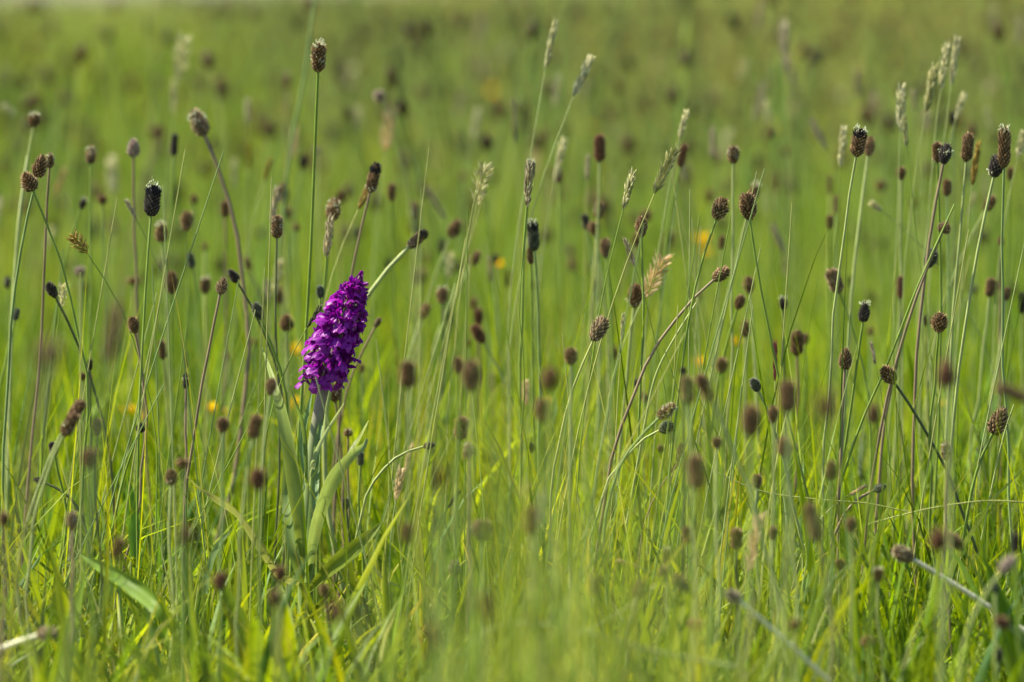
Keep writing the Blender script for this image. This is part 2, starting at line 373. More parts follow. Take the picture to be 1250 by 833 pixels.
def near_low(p, s):
    """the sward is shorter close to the lens and round the orchid"""
    o = P(385, 705, 3.22)
    k = 0.55 + 0.43 * sstep(2.5, 3.0, p[:, 1]) + 0.20 * sstep(3.0, 3.6, p[:, 1])
    k = k * (1 - 0.42 * np.exp(-((p[:, 0] - o.x) / 0.09) ** 2 - ((p[:, 1] - 3.15) / 0.22) ** 2))
    s = s.copy(); s[:, 2] *= k; return s
p = grid(2.5, 8, 0.20, 0.15, 0.45); n = len(p)
scatter('meadow_grass', C_turf, p, near_low(p, scl(n, 1.0)), rots(n), NR.integers(0, 8, n), 'dense bright green meadow grass all round the orchid', 'grass')
p = grid(2.5, 6, 0.22, 0.15, 0.4); n = len(p)
scatter('low_growth', C_that, p, near_low(p, scl(n, 1.0, 1.1)), rots(n), NR.integers(0, 7, n), 'low leafy growth at the foot of the meadow grass', 'ground cover')
p = grid(3.0, 10, 0.18, 0.15, 0.4)
keep = (NR.random(len(p)) < 0.5 + 0.5 * sstep(3.5, 4.2, p[:, 1])) & (np.hypot((p[:, 0] + 0.115) / 0.14, (p[:, 1] - 3.15) / 0.3) > 1); p = p[keep]; n = len(p)
scatter('tall_grass', C_culm, p, scl(n, 1.0), rots(n), NR.integers(0, 8, n), 'thin upright green grass stems standing among the seed heads', 'grass')

def far_turf(b):
    blades(b, 420, 0.17, (0.07, 0.16), (0.003, 0.006), 0.3, 0.5, {'yellow': 4, 'green': 5, 'olive': 1.5, 'pale': 8}, segs=4)
    stalks(b, 9, 0.17, (0.14, 0.36), ['brown', 'pale', 'pale', 'pale', 'straw'])
def far_lush(b):
    blades(b, 520, 0.17, (0.14, 0.26), (0.003, 0.006), 0.25, 0.5, {'yellow': 2, 'green': 6, 'deep': 2}, segs=4)
    stalks(b, 4, 0.17, (0.14, 0.25), ['brown', 'pale'])
def mid_heads(b):
    stalks(b, 18, 0.17, (0.13, 0.38), ['brown', 'brown', 'brown', 'brown', 'brown', 'pale', 'straw'])
    blades(b, 30, 0.17, (0.14, 0.28), (0.0010, 0.0022), 0.12, 0.25, {'green': 3, 'blue': 2, 'pale': 2, 'olive': 2, 'yellow': 2}, segs=5)
C_mid = patch_collection('mid_stalks', [mid_heads] * 6)
C_far = patch_collection('far_sward', [far_turf] * 5 + [far_lush] * 2)
def far_pts():
    out_p, out_s = [], []
    for d0, d1, st, m, s in ((8, 20, 0.3, 1.0, 1.15), (20, 55, 0.75, 2.5, 2.9), (55, 200, 2.4, 8, 9.0)):
        q_ = grid(d0, d1, st, 0.15, m); out_p.append(q_); out_s.append(scl(len(q_), s, 1.0 if s < 5 else 1.1))
    return np.concatenate(out_p), np.concatenate(out_s)
p = grid(4.7, 24, 0.34, 0.15, 0.6)
p = p[~((p[:, 0] / p[:, 1] < -0.045) & (p[:, 1] > 7.5) & (NR.random(len(p)) < 0.8))]; n = len(p)
scatter('seed_stalks', C_mid, p, scl(n, 1.0), rots(n), NR.integers(0, 6, n), 'crowd of thin stalks and seed heads blurring together behind', 'grass')
p, s = far_pts(); n = len(p)
nz = np.sin(p[:, 0] * 0.9 + 2.2) * np.cos(p[:, 1] * 0.35) + NR.normal(0, 0.3, n)
lush = ((p[:, 0] / p[:, 1] < -0.048) & (p[:, 1] > 7) & (p[:, 1] < 32)) | (nz > 1.0)
idx = np.where(lush, NR.integers(5, 7, n), NR.integers(0, 5, n))
scatter('distant_meadow', C_far, p, s, rots(n), idx, 'far meadow of grass and seed heads melting into a soft green blur', 'grass')

# ------------------------------------------------------------------ plantain seed heads
HCOL = {'b': ((0.105, 0.058, 0.028), (0.60, 0.40, 0.22)), 'k': ((0.030, 0.024, 0.022), (0.20, 0.16, 0.14)), 't': ((0.17, 0.11, 0.06), (0.62, 0.47, 0.29)),
        'g': ((0.07, 0.075, 0.05), (0.28, 0.29, 0.22)), 'r': ((0.13, 0.06, 0.035), (0.42, 0.23, 0.14)), 'p': ((0.30, 0.22, 0.18), (0.62, 0.52, 0.45))}
HNAME = {'b': 'brown', 'k': 'blackish', 't': 'tan', 'g': 'grey-green', 'r': 'reddish-brown', 'p': 'pale pinkish'}

def head_mesh(kind, shape, seed, topblack=False):
    """seed head along +Z, length 1, radius 0.5: a core set with overlapping pointed bracts in spirals, and dried threads"""
    g = np.random.default_rng(seed); b = Bag(); dark, light = np.array(HCOL[kind][0]), np.array(HCOL[kind][1])
    def prof(t):
        if shape == 'cyl': return 0.5 * min(1, (math.sin(math.pi * (0.03 + 0.94 * t)) * 1.9)) ** 0.75
        if shape == 'cone': return 0.5 * math.sin(math.pi * (0.06 + 0.92 * t) ** 0.72) ** 0.8
        return 0.5 * math.sin(math.pi * (0.05 + 0.9 * t)) ** 0.65
    S, K = 12, 9; V = []
    for i in range(K + 1):
        for k in range(S): V.append((prof(i / K) * 0.86 * math.cos(2 * math.pi * k / S), prof(i / K) * 0.86 * math.sin(2 * math.pi * k / S), i / K * 0.96 + 0.02))
    q = [[i * S + k, i * S + (k + 1) % S, (i + 1) * S + (k + 1) % S, (i + 1) * S + k] for i in range(K) for k in range(S)]
    b.add(V, quads=q, tint=dark * 0.8)
    nb = 150 if shape == 'cyl' else 95
    for i in range(nb):
        t = (i + 0.5) / nb; w = i * 2.39996; r = prof(t) * 0.9; gap = g.uniform(0.8, 1.2)
        o_ = np.array([math.cos(w), math.sin(w), 0]); s_ = np.array([-math.sin(w), math.cos(w), 0]); z = np.array([0, 0, 1.0])
        c = o_ * r + z * (0.02 + 0.93 * t); hw = 0.135 * gap * (0.55 + r); hh = (0.05 if shape == 'cyl' else 0.075) * gap
        up = 0.5 + 0.8 * t; apex = c + o_ * g.uniform(0.13, 0.26) + z * hh * up * 1.5
        d, l_ = dark * g.uniform(0.6, 1.4), light * g.uniform(0.35, 1.3)
        if topblack and t > 0.68: d, l_ = np.array((0.012, 0.011, 0.016)), np.array((0.06, 0.055, 0.07)) * g.uniform(0.5, 1.2)
        b.add([c - s_ * hw, c - z * hh, c + s_ * hw, c + z * hh * 0.8, apex], tris=[[0, 1, 4], [1, 2, 4], [2, 3, 4], [3, 0, 4]], tint=[d, d * 0.7, d, d, l_])
    for i in range(34 if kind != 'k' else 10):        # dried threads
        t = g.uniform(0.03, 0.97); w = g.uniform(0, 6.28); o_ = np.array([math.cos(w), math.sin(w), 0]); c = o_ * prof(t) * 0.9 + np.array([0, 0, t])
        e = c + o_ * g.uniform(0.12, 0.3) + np.array([0, 0, g.uniform(-0.05, 0.1)]); s_ = np.array([-math.sin(w), math.cos(w), 0]) * 0.016
        b.add([c - s_, c + s_, e + np.array([0, 0, 0.012]), e], quads=[[0, 1, 2, 3]], tint=light * g.uniform(0.9, 1.6))
    return b.mesh('seed_head', M_head, smooth=False)

_hm = {}
def head_for(kind, shape, tb, k):
    key = (kind, shape, tb, k % 3)
    if key not in _hm: _hm[key] = head_mesh(kind, shape, hash((kind == 'b', shape == 'cyl', tb, k % 3)) % 9999 + len(_hm), tb)
    return _hm[key]

def anther_mesh(seed, t0, t1, n, reach):
    g = np.random.default_rng(seed); b = Bag()
    for i in range(n):
        t = g.uniform(t0, t1); w = g.uniform(0, 6.28); o_ = np.array([math.cos(w), math.sin(w), 0]); r0 = 0.5 * math.sin(math.pi * (0.05 + 0.9 * min(t, 1))) ** 0.65
        c = o_ * r0 * 0.8 + np.array([0, 0, t]); e = c + o_ * g.uniform(0.3, 1) * reach + np.array([0, 0, g.uniform(-0.02, 0.12)])
        V, q = tube([Vector(c), Vector(e)], 0.014, 3); b.add(V, quads=q)
        V, q = ellip(e, 0.05, 0.075, (g.normal(), g.normal(), g.normal() + 0.1), 5, 3); b.add(V, quads=q)
    return b.mesh('anthers', M_anther)
AN = {'w': [anther_mesh(s, 0.45, 0.72, 22, 0.42) for s in (1, 2)], 'W': [anther_mesh(s, 0.78, 1.0, 26, 0.36) for s in (3, 4)], 'v': [anther_mesh(s, 0.02, 0.3, 12, 0.35) for s in (5, 6)],
      'x': [anther_mesh(s, 0.15, 0.95, 40, 0.22) for s in (7, 8)]}

def coc(d): return abs(d - FOCUS) / d * (0.2 ** 2 / (cam_d.dof.aperture_fstop * (FOCUS - 0.2))) / 0.036 * 1250

def ground_y(d): return HORIZON + EYE * FPX / d

# landmarks that labels refer to: (x, y, words)
LM = [(415, 400, 'the purple orchid spike'), (385, 610, "the orchid's broad leaves"), (389, 70, 'the tall pale-fringed head'), (42, 212, 'the two fused heads'),
      (186, 245, 'the sharp black-tipped head'), (800, 335, 'the straw-coloured plume'), (812, 210, 'the fat leaning grass plume'), (1152, 92, 'the three pale grass plumes'),
      (1226, 180, 'the longest upright head'), (1048, 174, 'the black-crowned brown head'), (1147, 394, 'the plump chequered head'), (1085, 458, 'the head on a dark slanting stem'),
      (1219, 513, 'the big head leaning over grass'), (922, 470, 'the small silvery head'), (832, 550, 'the dark red grass tuft'), (1180, 725, 'the thick fallen pale stem'),
      (813, 522, 'the grey-green head on an arch'), (524, 545, 'the bowed black bud'), (165, 508, 'the blurred yellow buttercups'), (63, 354, 'the nodding black head'),
      (731, 402, 'the leaning tan head'), (650, 300, 'the grey-topped stacked heads'), (917, 514, 'the large blurred head'), (150, 690, 'the broad bright green leaf'),
      (895, 728, 'the pinkish head on a fallen stalk'), (584, 398, 'the pair of stacked heads'), (725, 773, 'the long pale arching stalk'), (222, 75, 'the high blurred grass plume'),
      (690, 75, 'the two high grass plumes'), (510, 292, 'the head on a thick bowed stalk'), (57, 774, 'the blurred sideways head'), (960, 60, 'the tall blurred drooping plume'),
      (331, 472, 'the round head by the leaf tip'), (243, 150, 'the head on a pinkish stem'), (1019, 343, 'the fuzzy grey-brown head'), (470, 150, 'the blurred cream plume')]
_used = {}
def where(x, y, first):
    first = first.replace('blurred blackish', 'blurred black')
    cand = sorted(LM, key=lambda m: math.hypot(m[0] - x, m[1] - y))
    cand = [m for m in cand if math.hypot(m[0] - x, m[1] - y) > 14]
    opts = []
    for m in cand[:5]:
        dx, dy = x - m[0], y - m[1]; r = math.hypot(dx, dy); a = math.degrees(math.atan2(dy, dx)) % 360
        d8 = ['right of', 'below right of', 'below', 'below left of', 'left of', 'above left of', 'above', 'above right of'][int((a + 22.5) // 45) % 8]
        near = 'just ' if r < 45 else ('' if r < 95 else 'well ')
        opts.append(near + d8 + ' ' + m[2])
    for o_ in opts:
        if first + o_ not in _used: _used[first + o_] = 1; return first + o_
    for f in ('smaller ', 'another ', 'further '):
        for o_ in opts:
            if f + first + o_ not in _used: _used[f + first + o_] = 1; return f + first + o_
    return first + opts[0]

def stem_obj(root, pts, r0, r1, mat, sides=6):
    n_ = len(pts); a1, a2, f1 = rnd.gauss(0, 0.0012), rnd.gauss(0, 0.0007), rnd.uniform(1.5, 3.5)
    pts = [p_ + Vector((a1 * math.sin(f1 * i_ / n_ * 3.1) + a2 * math.sin(i_ * 1.9 + f1), 0, 0)) * math.sin(math.pi * i_ / (n_ - 1)) for i_, p_ in enumerate(pts)]
    V, q = tube([p_ - root for p_ in pts], [r0 + (r1 - r0) * i / (n_ - 1) for i in range(n_)], sides)
    return mesh_np('stem', V, [q], mat)

def dir3(lean, dep=0.0):
    return Vector((math.sin(R(lean)) * math.cos(dep), math.sin(dep), math.cos(R(lean)) * math.cos(dep))).normalized()

NPL = 0
def plantain(x, y, L, W, lean, d, kind='b', flags='', rootx=None, label=None, group='plantain seed heads standing in the meadow', bend=0.45):
    global NPL
    NPL += 1; g = rnd
    if 2.38 < d < 2.78: d = 2.78 - (2.78 - d) * 0.6      # keep the near blurred heads from dissolving altogether
    c = coc(d) * (0.2 if 2.5 < d < 2.95 else 1); Le, We = max(L * 1.03 - 0.4 * c, L * 0.55), max(W * 1.06 - 0.4 * c, W * 0.55)
    h, w = Le * d / FPX, We * d / FPX
    ctr = P(x, y, d); dr = dir3(lean, g.uniform(-0.25, 0.25)); base = ctr - dr * h / 2
    rd = d + g.uniform(-0.02, 0.02)
    if rootx is None: rootx = x - 0.55 * math.sin(R(lean)) * (ground_y(d) - y) * 0.45 + g.gauss(0, 24)
    root = P(rootx, ground_y(rd), rd); root.z = 0
    ln = (base - root).length
    ctrl = base - dr * ln * (bend if abs(lean) < 50 else 0.38)
    shape = 'cyl' if L / W > 1.95 else ('cone' if g.random() < 0.35 else 'oval')
    if abs(d - FOCUS) < 0.25 and not flags.strip('GPRDBYFS') and kind in 'br' and g.random() < 0.35: flags += g.choice('xv')
    if label is None:
        sz = 'tiny ' if max(L, W) < 15 else ('large ' if L > 33 else '')
        shp = 'cylindrical' if shape == 'cyl' else ('rounded' if L / W < 1.35 else 'oval')
        foc = 'blurred ' if c > 9 else ''
        extra = {'w': ' ringed white', 'W': ' topped white', 'x': ' fringed pale'}
        ex = next((v for k_, v in extra.items() if k_ in flags), '')
        label = where(x, y, sz + foc + HNAME[kind] + ' ' + shp + ' head' + (ex if not foc else '') + ' ')
    if len(label.replace('-', ' ').split()) > 16: label = label.replace('well ', '', 1)
    t = thing('plantain', root, label, 'plantain', group)
    ho = link('seed_head', head_for(kind, shape, 'T' in flags, g.randrange(3)), t)
    ho.location = base - root; ho.rotation_mode = 'QUATERNION'; ho.rotation_quaternion = dr.to_track_quat('Z', 'Y') @ Euler((0, 0, g.uniform(0, 6.28))).to_quaternion()
    ho.scale = (w, w, h)
    for k_ in 'wWvx':
        if k_ in flags:
            a = link('anthers', AN[k_][g.randrange(2)], t); a.location = ho.location; a.rotation_mode = 'QUATERNION'; a.rotation_quaternion = ho.rotation_quaternion; a.scale = (w, w, h if h < 2 * w else 2 * w)
            if h > 2 * w and k_ == 'W': a.location = ho.location + dr * (h - 2 * w)
            if h > 2 * w and k_ == 'w': a.location = ho.location + dr * (h - 2 * w) * 0.5
    sm = next((s_ for s_ in 'SGPRDBY' if s_ in flags), None) or g.choice('GGGPPBRY')
    r_ = g.uniform(0.0006, 0.00085) * (1.9 if 'F' in flags else 1)
    sm_ = stem_obj(root, bez(root, ctrl, base + dr * h * 0.05, 14), r_ * 1.25, r_, M_stem['W' if sm == 'S' else sm])
    link('stem', sm_, t)
    return t

# x y length width lean distance colour flags rootx   (lengths in photo pixels)
PL = """
42 147 18 15 10 3.60 b WP 5
35 222 24 17 -25 3.27 b G 38
49 203 27 15 15 3.33 b B 25
61 196 18 10 5 3.40 b R 20
111 189 23 13 0 3.62 b xG 112
163 181 23 15 0 3.60 p R 200
213 177 30 10 3 3.75 k G 200
243 150 34 20 -25 3.62 t xRF 215
186 245 38 16 5 3.30 k WGT 176
389 70 36 15 3 3.36 b xWG 345
197 161 20 14 20 4.6 b - -
88 172 20 14 0 5.6 b - -
36 88 20 15 0 5.6 k P 35
78 118 20 14 15 5.2 t - -
15 62 20 16 0 8 b - -
248 104 22 15 0 5.4 b - -
178 216 24 15 0 5 k - -
350 100 26 12 0 4.5 b WR 345
387 184 14 12 0 4.2 p - -
370 198 22 13 10 4.1 k - -
463 118 18 15 -20 4.0 p P -
456 217 38 13 14 3.47 b TvR 418
346 237 28 15 -5 3.95 b - -
352 261 18 13 0 4.1 b - -
338 277 28 13 0 3.42 b xD 338
362 278 14 11 0 4.0 b - -
407 256 28 16 8 3.52 b xG 405
415 241 22 14 0 4.2 r - -
478 235 25 13 0 3.85 b - -
506 258 27 14 0 4.05 b x -
555 279 26 16 25 3.82 b P 528
580 315 22 14 30 3.80 b P 545
510 292 31 12 48 3.47 b TvPF 455
512 338 26 19 0 4.3 b R 505
540 361 22 15 0 3.72 b WD 520
518 380 22 13 20 3.72 b P 510
475 322 22 13 20 4.2 k - -
436 284 20 12 0 4.2 g - -
340 361 26 13 -5 4.0 b - -
350 394 22 17 0 3.62 b P 345
391 357 15 9 0 3.42 g WG 385
578 371 18 13 0 4.0 b - -
584 387 24 13 0 3.8 r R 590
584 408 27 15 -32 3.7 r P 620
571 419 14 10 0 3.9 b - -
570 280 20 14 0 4.7 b - -
540 300 22 14 10 4.2 k - -
605 316 14 13 0 4.1 k - -
620 340 26 10 0 4.1 k - -
732 181 35 14 0 3.68 r P 715
833 190 32 11 12 3.70 r G 815
895 189 22 14 0 3.52 b xP 868
921 234 23 13 15 3.68 b WP -
682 214 22 12 0 3.85 b - -
647 208 24 11 5 3.45 g W 650
731 257 24 12 5 3.7 b x 715
715 271 22 11 -10 3.75 k x 705
725 279 18 14 -10 3.7 b P 722
739 303 25 14 -5 3.62 b G 742
783 277 24 13 0 3.36 b G 785
789 264 20 16 25 4.1 b - -
777 293 20 13 0 3.9 b - -
879 255 27 17 20 3.30 b G 835
913 252 32 18 -8 3.32 b G 1075
881 296 20 10 5 3.8 b - -
880 335 23 14 52 3.34 b R 720
776 361 29 18 8 3.50 b P 760
731 402 31 17 27 3.30 t Y 700
914 348 22 14 -5 3.62 b P 935
903 369 19 12 18 3.50 b G 880
910 401 22 12 0 3.66 b - -
818 292 22 15 0 4.3 b - -
651 288 38 13 -4 3.48 g TW 652
648 312 22 9 -2 3.50 b G 652
699 322 24 14 0 4.4 b - -
696 306 18 13 -20 4.5 t - -
728 346 24 14 0 4.5 t R 728
655 349 16 10 0 4.2 b - -
867 240 22 16 0 4.5 r - -
852 362 20 12 30 4.2 b - -
1048 174 34 15 10 3.33 b TWP 1005
1061 179 25 13 8 3.58 b P 1018
1100 212 17 12 0 3.62 b P 1085
1144 186 26 11 -3 3.42 b vG 1128
1154 188 25 13 12 3.38 k wR 1130
1181 180 35 13 5 3.42 b P 1145
1156 229 22 11 0 3.6 b - -
1226 180 50 13 0 3.30 b WB 1245
1216 203 27 16 14 3.33 k vP 1150
1208 249 22 13 30 3.62 b P 1160
1153 278 14 15 25 3.36 t R 1050
1136 316 24 14 20 3.40 g R 1070
1019 343 32 16 -22 3.52 t G 1018
1055 381 23 12 8 3.30 k WG 985
1147 394 23 17 5 3.30 b G 1152
1131 391 15 12 0 3.62 b - -
1099 351 30 9 0 3.62 r D 1100
956 370 17 11 0 3.55 k WD 985
973 419 32 15 0 3.55 b R 970
984 414 16 10 0 3.75 b - -
1013 271 20 10 0 3.8 b - -
1021 250 26 9 0 3.9 b - -
1013 226 28 8 0 4.0 b - -
1075 227 18 16 0 4.3 b - -
1209 351 25 12 8 3.6 b P 1180
1229 359 18 9 8 3.6 b P -
1220 349 14 9 0 3.9 b - -
1222 294 13 9 0 3.62 b R 1225
1189 354 16 14 30 4.2 g - -
1063 405 13 10 0 3.9 b - -
1038 343 16 8 0 4.0 k - -
1187 160 24 13 0 4.3 r - -
1164 146 22 10 0 3.9 k - -
941 163 20 13 0 4.2 b - -
960 185 16 16 0 4.8 b - -
1233 212 18 9 0 3.7 b - -
63 354 20 12 -28 3.40 k D 125
20 384 17 8 15 3.55 g - 22
9 345 18 10 0 3.8 k x 10
163 397 20 12 -12 3.34 b R 95
209 345 28 16 0 3.60 b G 205
251 349 22 14 0 3.75 b W 250
271 349 20 12 14 3.33 t R 232
285 337 18 11 -32 3.42 k D 305
315 380 22 12 -22 3.40 g G 320
228 270 26 16 0 3.72 b - -
275 255 24 12 0 3.8 b R -
237 243 16 12 0 4.0 b - -
250 301 14 10 0 4.0 b - -
197 284 25 15 -5 3.62 b WP 190
233 318 22 10 -10 3.7 g - -
125 244 16 13 0 3.85 b - -
101 249 16 10 20 3.7 k WG 85
98 332 15 14 0 3.85 p P -
163 343 12 18 0 3.9 b - -
137 277 20 18 0 4.8 t P -
302 321 22 12 -20 3.95 b - -
198 427 26 10 -5 3.62 b Y -
110 445 15 6 0 3.45 k D 110
101 460 12 8 0 3.55 b - -
109 463 14 8 10 3.55 b G -
94 500 28 14 35 3.08 b P 70
85 518 34 15 28 3.06 b P 66
119 521 22 12 0 3.08 b D 118
172 522 12 10 20 3.32 k G 105
65 548 17 8 -12 3.30 k G 40
48 587 14 8 -72 3.34 k D 80
227 465 20 7 0 3.4 k wR 228
209 583 20 14 0 3.10 b P 205
223 566 12 14 0 2.9 b - -
110 560 24 18 0 2.7 r - -
272 519 20 16 0 2.98 b - 260
311 521 32 15 10 2.98 b - 300
276 434 14 11 -10 4.0 b P -
311 418 14 11 0 3.9 b - -
315 585 26 18 0 2.72 r - -
60 432 46 38 10 2.1 t - -
138 408 80 22 10 2.35 b - 60
88 636 24 15 0 2.95 b xR 72
5 634 18 13 0 2.8 b - -
144 670 30 14 18 2.62 r - -
228 652 30 26 0 2.35 r - -
269 710 22 14 0 2.8 r G -
57 774 24 16 75 2.9 t FSx -260
38 745 26 18 0 2.3 r - -
331 472 22 13 8 3.05 b P 338
408 480 22 15 -8 3.48 r R 400
498 457 34 17 0 2.80 b P 495
575 459 38 20 0 2.76 b P 570
559 446 22 12 0 2.95 b - -
563 523 30 15 5 3.10 b P 560
572 550 22 13 0 3.02 b x -
524 544 14 8 78 3.34 k P 440
440 560 18 7 0 3.38 g G 440
422 615 14 8 -5 3.32 g D 420
536 583 40 20 0 2.3 r - -
442 450 15 9 0 3.8 b - -
461 394 14 8 30 3.5 b xR 440
425 528 10 10 0 3.4 b R 420
342 701 20 14 0 2.75 r - -
335 730 20 14 0 2.6 b - -
396 721 17 13 -10 3.0 b D 400
410 746 36 24 -40 2.3 r - 440
443 745 30 22 0 2.2 g - -
555 694 21 14 0 3.06 b x -
497 652 26 15 0 2.55 r - -
589 648 26 22 0 2.92 t P -
526 777 40 20 0 2.2 r - -
590 740 36 26 0 2.15 r - -
649 636 35 15 0 2.5 b - -
727 715 25 13 0 2.55 b - -
814 679 22 11 0 2.98 b WP 812
809 697 14 12 -20 2.9 b - -
831 712 26 15 -52 2.75 b - 820
839 653 24 12 -8 2.95 r - -
813 633 15 9 -10 3.3 g G 800
899 658 28 14 0 3.04 b D 895
849 763 14 17 0 2.85 r - -
895 728 20 14 -50 2.86 p FS 1190
780 719 22 11 15 2.9 r P 778
697 435 22 16 0 3.05 b P 695
672 463 28 20 0 2.5 r - -
662 501 28 17 0 2.68 b - -
749 432 22 16 5 4.0 b - -
776 467 12 8 0 3.7 k - -
787 485 20 11 -40 3.8 b - -
814 502 26 14 48 3.16 b - 800
813 522 18 13 66 3.30 g P 745
839 476 36 14 -4 2.86 b - 838
834 453 12 9 0 3.0 k D 835
861 474 38 13 -26 2.88 b P 985
881 446 20 15 0 2.98 b G 860
917 514 38 21 0 2.65 b P 905
875 541 16 13 0 2.97 b - -
850 576 42 17 -5 2.70 b - -
924 588 18 11 0 3.12 b P 915
828 596 16 8 20 3.5 k - -
922 470 17 11 -28 3.30 g P 960
648 547 14 9 0 3.5 k - -
807 548 10 9 0 3.5 b - -
1032 438 25 14 3 3.30 b R 1018
1085 458 23 16 -36 3.31 b D 1235
1219 514 34 18 25 3.29 b G 1145
1155 551 23 12 0 3.14 b - -
962 484 40 19 0 2.66 b P 940
944 506 22 13 0 3.02 b P 950
958 545 24 17 -8 2.9 b P 962
1008 496 44 34 0 2.15 r - -
1067 505 24 13 0 2.72 b - -
1155 456 34 19 0 2.5 r - -
1236 480 44 14 -68 2.42 b - 1330
1015 574 24 13 0 2.92 b B 1014
1197 550 10 10 0 3.55 g - -
1074 596 15 9 70 3.3 g R 1050
993 638 50 14 -13 2.72 b - 1000
944 651 18 11 0 3.02 b - -
1039 641 18 12 0 2.92 b - -
1103 677 29 18 -60 3.04 t FSx 1500
1166 660 28 15 -38 2.97 b - 1185
1072 702 19 14 0 2.96 b W -
1025 690 14 13 0 3.1 r D 1022
1215 717 14 9 0 2.85 g P 1215
1229 690 26 14 40 2.75 p P 1218
1240 663 26 10 0 2.8 k - -
1060 783 14 16 0 2.92 b - -
970 763 15 12 0 2.7 b - -
1218 800 17 11 0 2.9 k - -
1223 760 20 14 -60 2.72 r - 1250
1146 659 28 20 0 2.42 r - -
925 586 14 8 0 3.4 b - -
1248 370 30 10 0 3.7 k - -
1205 95 20 14 0 6 b - -
1212 28 24 16 0 6.4 b - -
1185 55 22 15 5 6.8 r - -
672 212 18 12 10 4.6 b - -
668 165 20 13 -15 4.8 b - -
599 173 18 12 0 4.6 b - -
516 118 20 13 0 5.5 b - -
566 215 18 13 0 4.6 b - -
560 52 22 15 0 7 b - -
745 140 22 14 0 5.4 b - -
868 118 24 16 0 5.6 b - -
902 98 24 16 0 6 b - -
1115 250 16 12 0 4.4 b - -
446 40 20 14 10 6.5 r - -
"""
for ln_ in PL.strip().splitlines():
    f = ln_.split()
    x, y, L, W, le, d = map(float, f[:6]); fl = f[7] if len(f) > 7 and f[7] != '-' else ''
    plantain(x, y, L, W, le, d, f[6], fl, float(f[8]) if len(f) > 8 and f[8] not in '-' or (len(f) > 8 and len(f[8]) > 1) else None)

# further heads scattered behind, too blurred to describe one by one
for i in range(62):
    d = rnd.uniform(4.8, 11); x = rnd.uniform(-20, 1270); zz = rnd.uniform(0.19, 0.37); y = HORIZON + (EYE - zz) / d * FPX
    plantain(x, y, rnd.uniform(0.012, 0.02) / d * FPX + coc(d) * 0.45, 0.009 / d * FPX + coc(d) * 0.45, rnd.gauss(0, 12), d, rnd.choice('bbbbrkt'), '', None,
             where(x, y, 'far brown smudge of a head '), 'plantain heads lost in the far blur')

# ------------------------------------------------------------------ grass plumes
GCOL = {'g': ((0.24, 0.26, 0.08), (0.62, 0.60, 0.36)), 's': ((0.42, 0.33, 0.16), (0.74, 0.62, 0.40)), 'p': ((0.36, 0.37, 0.20), (0.72, 0.70, 0.48)), 'y': ((0.24, 0.16, 0.03), (0.42, 0.32, 0.08)),
        'k': ((0.22, 0.19, 0.11), (0.60, 0.54, 0.38)), 'r': ((0.12, 0.02, 0.03), (0.32, 0.09, 0.09)), 'd': ((0.04, 0.045, 0.02), (0.09, 0.09, 0.04))}
GNAME = {'g': 'green', 's': 'straw-coloured', 'p': 'pale', 'y': 'golden', 'k': 'greyish', 'r': 'dark red', 'd': 'dark'}
def plume_mesh(kind, loose, seed, n=46):
    """spike of lance-shaped spikelets along +Z, length 1, half-width 0.5"""
    g = np.random.default_rng(seed); b = Bag(); a_, c_ = np.array(GCOL[kind][0]), np.array(GCOL[kind][1])
    V, q = tube([Vector((0, 0, 0)), Vector((0.02, 0, 0.5)), Vector((0, 0.01, 0.98))], [0.05, 0.04, 0.015], 5); b.add(V, quads=q, tint=a_)
    for i in range(n):
        t = (i + 0.3) / n * 0.9; w = i * 2.39996 + g.normal(0, 0.3); env = math.sin(math.pi * (0.12 + 0.8 * t)) ** 0.7
        r = 0.34 * env * g.uniform(0.3, 1.0); ln2 = g.uniform(0.13, 0.19) * (0.75 + 0.5 * env)
        o_ = Vector((math.cos(w), math.sin(w), 0)); c = o_ * r * 0.55 + Vector((0, 0, t)); dv = (Vector((0, 0, 1)) * 0.22 + o_ * (0.14 if not loose else 0.45) * g.uniform(0.3, 1.2)).normalized()
        sc = 1 / (0.3 + abs(dv.z))
        V, q = ellip(c, 0.085 * g.uniform(0.7, 1.2), 1, (0, 0, 1), 4, 3)
        V = np.array(V) - np.array(c); Z = V[:, 2] * ln2; V = np.stack([V[:, 0] + o_.x * Z * (0.9 if not loose else 2.2), V[:, 1] + o_.y * Z * (0.9 if not loose else 2.2), Z], 1) + np.array(c)
        f = g.random(); b.add(V, quads=q, tint=(a_ * (1 - f) + c_ * f) * g.uniform(0.8, 1.15))
        if g.random() < 0.6:
            e = np.array(V[-1]); o2 = np.array([o_.x, o_.y, 0]) * 0.1; b.add([e + (0.012, 0, 0), e - (0.012, 0, 0), e + o2 + (0, 0, 0.07)], tris=[[0, 1, 2]], tint=c_ * 1.1)
    return b.mesh('seed_plume', M_spike, smooth=False)
_gm = {}
def plume_for(kind, loose, k):
    key = (kind, loose, k)
    if key not in _gm: _gm[key] = plume_mesh(kind, loose, 50 + len(_gm))
    return _gm[key]

